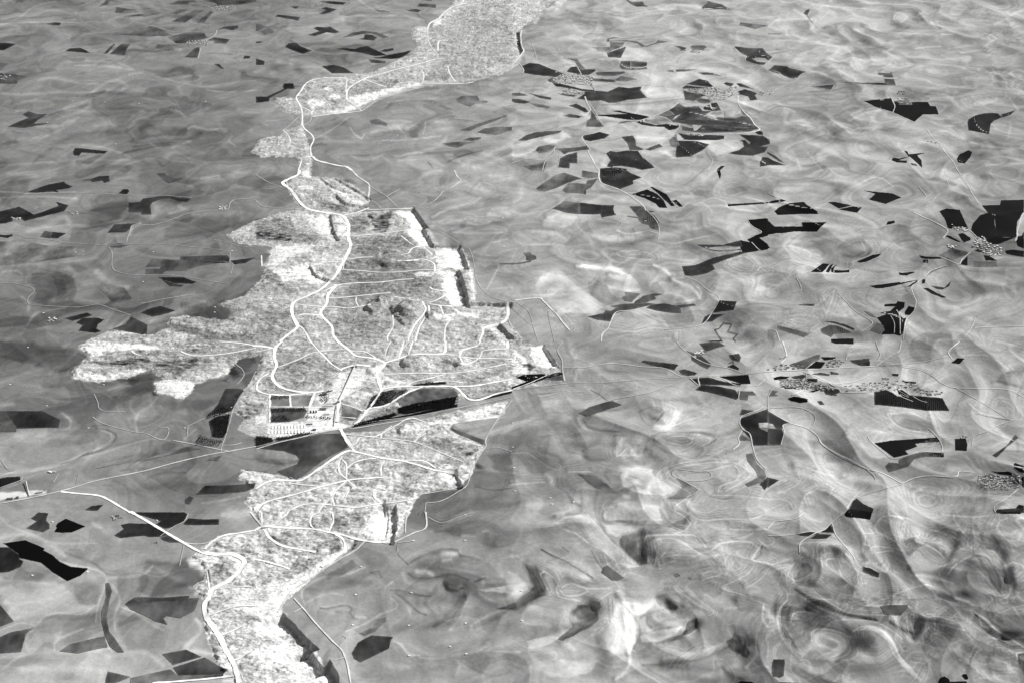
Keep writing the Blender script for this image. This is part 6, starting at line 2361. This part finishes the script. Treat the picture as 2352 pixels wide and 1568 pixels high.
# ---- trees
def crown_np(seed, n=110, R=4.2, Hc=7.5):
    r = np.random.default_rng(seed); V_, F_ = [], []
    lobes = [(r.normal(0, R*.35), r.normal(0, R*.35), r.uniform(3, Hc), r.uniform(.45, .7)*R) for _ in range(6)]
    for i in range(n):
        lx, ly, lz, lr = lobes[i % 6]; d = r.normal(0, 1, 3); d /= np.linalg.norm(d)
        c = np.array([lx, ly, lz])+d*lr*r.uniform(.55, 1); s = r.uniform(.7, 1.5)
        a = r.normal(0, 1, 3); a /= np.linalg.norm(a); q = np.cross(a, d); q /= np.linalg.norm(q)+1e-6; a = np.cross(q, d+r.normal(0, .4, 3)); a /= np.linalg.norm(a)+1e-6
        b_ = len(V_)
        V_ += [c-a*s, c+q*s*.8, c+a*s, c-q*s*.8]; F_.append((b_, b_+1, b_+2, b_+3))
    # a solid inner crown so that the tree throws a full shadow
    for lx, ly, lz, lr in lobes:
        b_ = len(V_); q = lr*.7
        V_ += [np.array(v) for v in ((lx+q, ly, lz), (lx, ly+q, lz), (lx-q, ly, lz), (lx, ly-q, lz), (lx, ly, lz+q), (lx, ly, lz-q))]
        for i in range(4):
            j = (i+1) % 4; F_ += [(b_+i, b_+j, b_+4, b_+4), (b_+j, b_+i, b_+5, b_+5)]
    return np.array(V_), F_
def crown_mesh(seed, mat):
    v, f = crown_np(seed); me = bpy.data.meshes.new('crown')
    me.from_pydata([tuple(a) for a in v], [], [tuple(dict.fromkeys(q)) for q in f]); me.materials.append(mat); return me
CM = [crown_mesh(s, M_LEAF if s % 3 else M_LEAF2) for s in range(6)]
tb = MB(); 
for i in range(3): tb.box(0, 0, i*1.6-1, .62-.16*i, .62-.16*i, 2.62 if i == 0 else 1.61, 0)
for a in range(4): tb.box(math.cos(a*1.6)*.8, math.sin(a*1.6)*.8, 3.3, .22, .22, 2.0, 0, None, a)
TM = tb.mesh('trunk', [M_BARK])
ntree = 0
def tree(x, y, z, label, group, s=1.0):
    global ntree
    r = link('tree', None, None, None, (x, y, z), RNG.uniform(0, 6.28), label, 'tree', group); r.scale = (s, s, s*RNG.uniform(.85, 1.2))
    link('trunk', TM, r); link('crown', CM[ntree % 6], r); ntree += 1
def glabel(p):
    x, y = p.mean(0)
    if x > 1125 and y > 880: return 'dark tree by the pointed right corner of the quarry', 'trees at the quarry corner'
    if x > 955 and y > 930: return 'dark tree in the black tree belt along the road under the quarry', 'trees of the black belt by the road'
    if x > 890: return 'dark tree in the slanting plantation rows beside the white haul road', 'trees of the slanting plantation rows'
    if x > 780: return 'dark tree near the foot of the conveyor in the quarry yard', 'trees near the conveyor foot'
    if x < 570 and y > 1000: return 'dark tree in the orchard left of the quarry plant', 'trees of the orchard left of the plant'
    if x < 680 and y > 1040: return 'dark tree on the bank below the striped drying beds', 'trees below the drying beds'
    return 'dark tree in the square planted plots left of the plant', 'trees of the square plots'
woods = []
for k, n, p, sc in REC:
    if k != 'G': continue
    lb, gr = glabel(p); X, Y, ZZ = ground_at(p[:, 0], p[:, 1])
    area = abs(np.sum(X*np.roll(Y, 1)-Y*np.roll(X, 1)))/2
    cnt = int(area/(95 if n[0] >= 5 else 150)); cnt = min(cnt, 900)
    pts_ = scatter(p, cnt, 8 if n[0] >= 5 else 11)
    pts_.sort(key=lambda q: q[1])
    ind = min(len(pts_), 24 if n[0] >= 5 else 16, 290-ntree)
    xs_ = sorted(q[0] for q in pts_[:ind])
    for q in pts_[:ind]:
        e = xs_.index(q[0])/max(1, len(xs_)); wh = 'left' if e < .34 else 'middle' if e < .67 else 'right'
        pl = ('upper plot' if 'square' in lb and p[:, 1].mean() < 985 else 'lower plot' if 'square' in lb else '')
        tree(*q, lb.replace('dark tree', 'dark tree ('+wh+' part'+(', '+pl if pl else '')+')'), gr+', '+wh+(' '+pl if pl else ''), RNG.uniform(.8, 1.15))
    woods += pts_[ind:]
print('trees', ntree, 'in woods', len(woods), 'houses', hv)
if woods:
    vs, f4 = [], []; proto = [crown_np(s, 46) for s in (11, 12, 13, 14)]
    off = 0
    for i, (x, y, z) in enumerate(woods):
        v, f = proto[i % 4]; a = RNG.uniform(0, 6.28); s = RNG.uniform(.8, 1.2); c_, s_ = math.cos(a)*s, math.sin(a)*s
        vs.append(np.stack([v[:, 0]*c_-v[:, 1]*s_+x, v[:, 0]*s_+v[:, 1]*c_+y, v[:, 2]*s+z], 1)); f4 += [[q+off for q in g] for g in f]; off += len(v)
    me = bpy.data.meshes.new('woods'); me.from_pydata([tuple(a) for a in np.vstack(vs)], [], [tuple(dict.fromkeys(q)) for q in f4]); me.materials.append(M_LEAF)
    link('woods', me, kind='stuff', label='dense dark woodland and orchard around the quarry plant', cat='woods')

# ---- tiny white huts alone in the fields
b = MB(); b.box(0, 0, -1, 9, 6, 3.6, 0); b.gable(0, 0, 2.603, 9.8, 6.8, 2.0, 0); b.box(0, -3.03, -.6, 1.4, .06, 2.4, 1, bottom=True); b.box(5.6, .6, -1, 2.2, 3.4, 3.0, 0)
HUT = b.mesh('hut', [M_WHITE, M_OPEN])
for k, n, p, sc in REC:
    if k == 'w':
        x, y, z = ground_at(p[:, 0], p[:, 1])
        for a, c_, d in zip(x, y, z):
            u, v = project(a, c_, d)
            hl = ('on the plain above the left arm of the quarry' if v < 560 and u < 700 else 'on the plain beside and below the left arm of the quarry' if u < 700 and v < 1150 else
                  'among the dark fields in the bottom left corner' if u < 560 else 'on the plain right of the narrow quarry neck' if v < 600 and u < 1250 else
                  'between the quarry edge and the hills at the bottom' if u < 1400 and v > 1100 else 'beside the pointed right corner of the quarry' if u < 1500 and v > 600 else 'among the dark fields right of the quarry')
            link('hut', HUT, None, None, (a, c_, d), RNG.uniform(-.6, .6), 'tiny white hut '+hl, 'hut', 'white huts '+hl).scale = (.95, .95, .95)

# ---- the processing plant
def at(code, x, y):
    x0, y0, q = tile_xf(code); a, b_, c_ = ground_at([x0+x*q], [y0+y*q]); return float(a[0]), float(b_[0]), float(c_[0])
def part(name, mb, mats, parent): return link(name, mb.mesh(name, mats), parent)
def shed(name, code, x, y, w, d, h, rz, label, roof=M_ROOF, wall=M_STEEL, group=None, cat='shed'):
    t = empty(name, at(code, x, y), rz, label, cat, group)
    b = MB(); b.box(0, 0, -3, w, d, h+3, 0); part('wall', b, [wall], t)
    b = MB(); b.box(0, 0, h+.003, w+1.2, d+1.2, .35, 0, bottom=True); b.gable(0, 0, h+.356, w+1.2, d+1.2, d*.16, 0)
    rf = part('roof', b, [roof], t)
    b = MB(); n_ = max(2, int(w/9))
    for i in range(n_): b.box(-w/2+(i+.5)*w/n_, -d/2-.05, 0 if i % 2 == 0 else 1.6, 3.2 if i % 2 == 0 else 1.8, .1, min(h*.6, 3.6) if i % 2 == 0 else 1.2, 0, bottom=True)
    part('door', b, [M_OPEN], t)
    b = MB()
    for i in range(3): b.box(-w*.3+i*w*.3, 0, h+d*.14, 1.6, 1.6, 1.6, 0)
    part('vent', b, [M_DSTEEL], rf)
def conveyor(label, a, c_, h0, h1, wid=4.0, mat=M_DSTEEL):
    ax, ay, az = a; bx, by, bz = c_; L = math.hypot(bx-ax, by-ay); rz = math.atan2(by-ay, bx-ax)
    t = empty('conveyor', (ax, ay, az), rz, label, 'conveyor')
    b = MB(); N_ = max(2, int(L/12))
    def zz(s): return h0+(h1-h0)*s+(bz-az)*s
    V0 = []
    for i in range(N_+1):
        s = i/N_; z = zz(s)
        for v in ((-wid/2, 0), (wid/2, 0), (wid/2, 2.6), (0, 3.6), (-wid/2, 2.6)): V0.append((s*L, v[0], z+v[1]))
    b.V = V0
    for i in range(N_):
        for j in range(5):
            q = i*5+j; q2 = i*5+(j+1) % 5; b.F.append((q, q2, q2+5, q+5)); b.M.append(1 if j in (2, 3) else 0)
    b.F += [(0, 1, 2, 3, 4), tuple(N_*5+j for j in (4, 3, 2, 1, 0))]; b.M += [0, 0]
    part('gallery', b, [mat, M_ROOF], t)
    for i in range(1, N_, 2):
        s = i/N_; z = zz(s)
        if z < 1.5: continue
        g = MB(); g.box(s*L, -wid/2+.3, -3, .5, .5, z+2.99); g.box(s*L, wid/2-.3, -3, .5, .5, z+2.99); g.box(s*L, 0, z*.5, .3, wid-1.12, .4, bottom=True)
        part('trestle', g, [M_STEEL], t)
conveyor('long dark conveyor running down from the white stockpile to the plant', at('p', 1325, 600), at('p', 1565, 95), 6, 9, 5)
conveyor('thin dark conveyor crossing the plant yard towards the road', at('p', 1262, 940), at('p', 1318, 640), 3, 8, 3.6)
conveyor('dark loading conveyor over the white pad at the left edge', at('l', 935, 1050), at('l', 835, 620), 2, 10, 5)
shed('transfer_tower', 'p', 1328, 600, 16, 14, 16, .2, 'tall pale transfer tower at the foot of the long conveyor', cat='tower')
shed('long_shed', 'p', 1180, 655, 62, 12, 6, .05, 'long low shed between the white yard and the conveyor foot')
shed('workshop', 'p', 1105, 700, 40, 14, 7, .03, 'workshop with dark roof on the white plant yard', M_DARKROOF)
shed('office_building', 'p', 1160, 770, 36, 12, 5, .02, 'office building beside the oval planted island of the plant', cat='building')
shed('store_building', 'p', 925, 905, 30, 16, 6, .05, 'store building at the right end of the striped drying beds', cat='building')
shed('pump_house', 'p', 985, 990, 22, 12, 5, .1, 'small pump house below the striped drying beds', M_DARKROOF, cat='building')
shed('mill_building', 'p', 1215, 430, 24, 18, 9, .4, 'mill building under the white stockpile slope', cat='building')
shed('crusher_building', 'p', 1130, 480, 30, 18, 12, .1, 'crusher building among dark spoil beside the plant road', M_DARKROOF, cat='building')
shed('hopper_building', 'p', 1570, 85, 18, 18, 12, .3, 'hopper building at the upper end of the long conveyor', cat='building')
shed('gate_house', 'p', 1300, 880, 16, 10, 4, .1, 'gate house where the plant yard meets the main road', cat='building')
for i, (x, l) in enumerate(((930, 'leftmost'), (972, 'middle'), (1008, 'rightmost'))):
    t = empty('silo', at('p', x, 742), 0, l+' of the three dark silos in a row on the white yard', 'silo', 'three dark silos on the yard')
    b = MB(); nv = 16; R_ = 5
    for z in (-2, 15): b.V += [(math.cos(a*6.2832/nv)*R_, math.sin(a*6.2832/nv)*R_, z) for a in range(nv)]
    for a in range(nv): b.F.append((a, (a+1) % nv, nv+(a+1) % nv, nv+a)); b.M.append(0)
    part('tank', b, [M_DSTEEL], t)
    b = MB(); b.V = [(math.cos(a*6.2832/nv)*(R_+.2), math.sin(a*6.2832/nv)*(R_+.2), 15.003) for a in range(nv)]+[(0, 0, 18)]
    for a in range(nv): b.F.append((a, (a+1) % nv, nv)); b.M.append(0)
    part('roof', b, [M_STEEL], t)
    b = MB(); b.box(R_+.5, 0, -2, .8, .8, 17, 0); part('ladder', b, [M_STEEL], t)
# drying beds: long pale ridges of washed rock in two rows
k_ = 0
for row, (y0, y1, xa, xb, nn) in enumerate(((945, 965, 350, 860, 11), (1012, 1030, 345, 870, 11))):
    for i in range(nn):
        x = xa+(xb-xa)*(i+.5)/nn; X, Y, ZZ = at('p', x, (y0+y1)/2-i*1.2)
        b = MB(); L_ = 26; Wd = 15 if row else 16; hh = 3.2; ns = 7
        for s in range(ns):
            u = s/(ns-1); e = math.sin(math.pi*min(max(u, .04), .96))**.4; jit = random.uniform(-.5, .5)
            for v, z in ((-1, -1), (-.5, hh*.55*e), (random.uniform(-.1, .1), hh*e+jit*.3), (.5, hh*.55*e), (1, -1)): b.V.append(((v*Wd/2)+jit*.5, (u-.5)*L_*1.5, z))
        for s in range(ns-1):
            for v in range(4): q = s*5+v; b.F.append((q, q+1, q+6, q+5)); b.M.append(0)
        me = b.mesh('ore_heap', [M_STK[k_ % 3] if 'M_STK' in globals() else M_ROOF])
        o = link('ore_heap', me, None, None, (X, Y, ZZ), .1, 'pale ridge of drying ore in the '+('upper' if row == 0 else 'lower')+' row of the striped beds', 'heap', ('upper' if row == 0 else 'lower')+' row of drying ore heaps'); k_ += 1
shed('wash_building', 'l', 320, 1140, 34, 10, 6, .1, 'long dark building on the white pad at the left edge', M_DARKROOF, cat='building')
shed('loading_building', 'l', 560, 1100, 16, 10, 6, .1, 'small dark building right of the long one on the white pad', M_DARKROOF, cat='building')
shed('store_shed', 'l', 1260, 940, 36, 9, 5, .2, 'grey store shed on the right half of the white pad', M_STEEL)
shed('farm_barn', 'l', 1600, 290, 24, 9, 5, -.5, 'bright roofed barn of the compound above the main road at the left', M_WHITE, cat='barn')
shed('farm_shed', 'l', 1740, 290, 14, 9, 5, .1, 'small shed in the yard of the compound above the main road at the left')
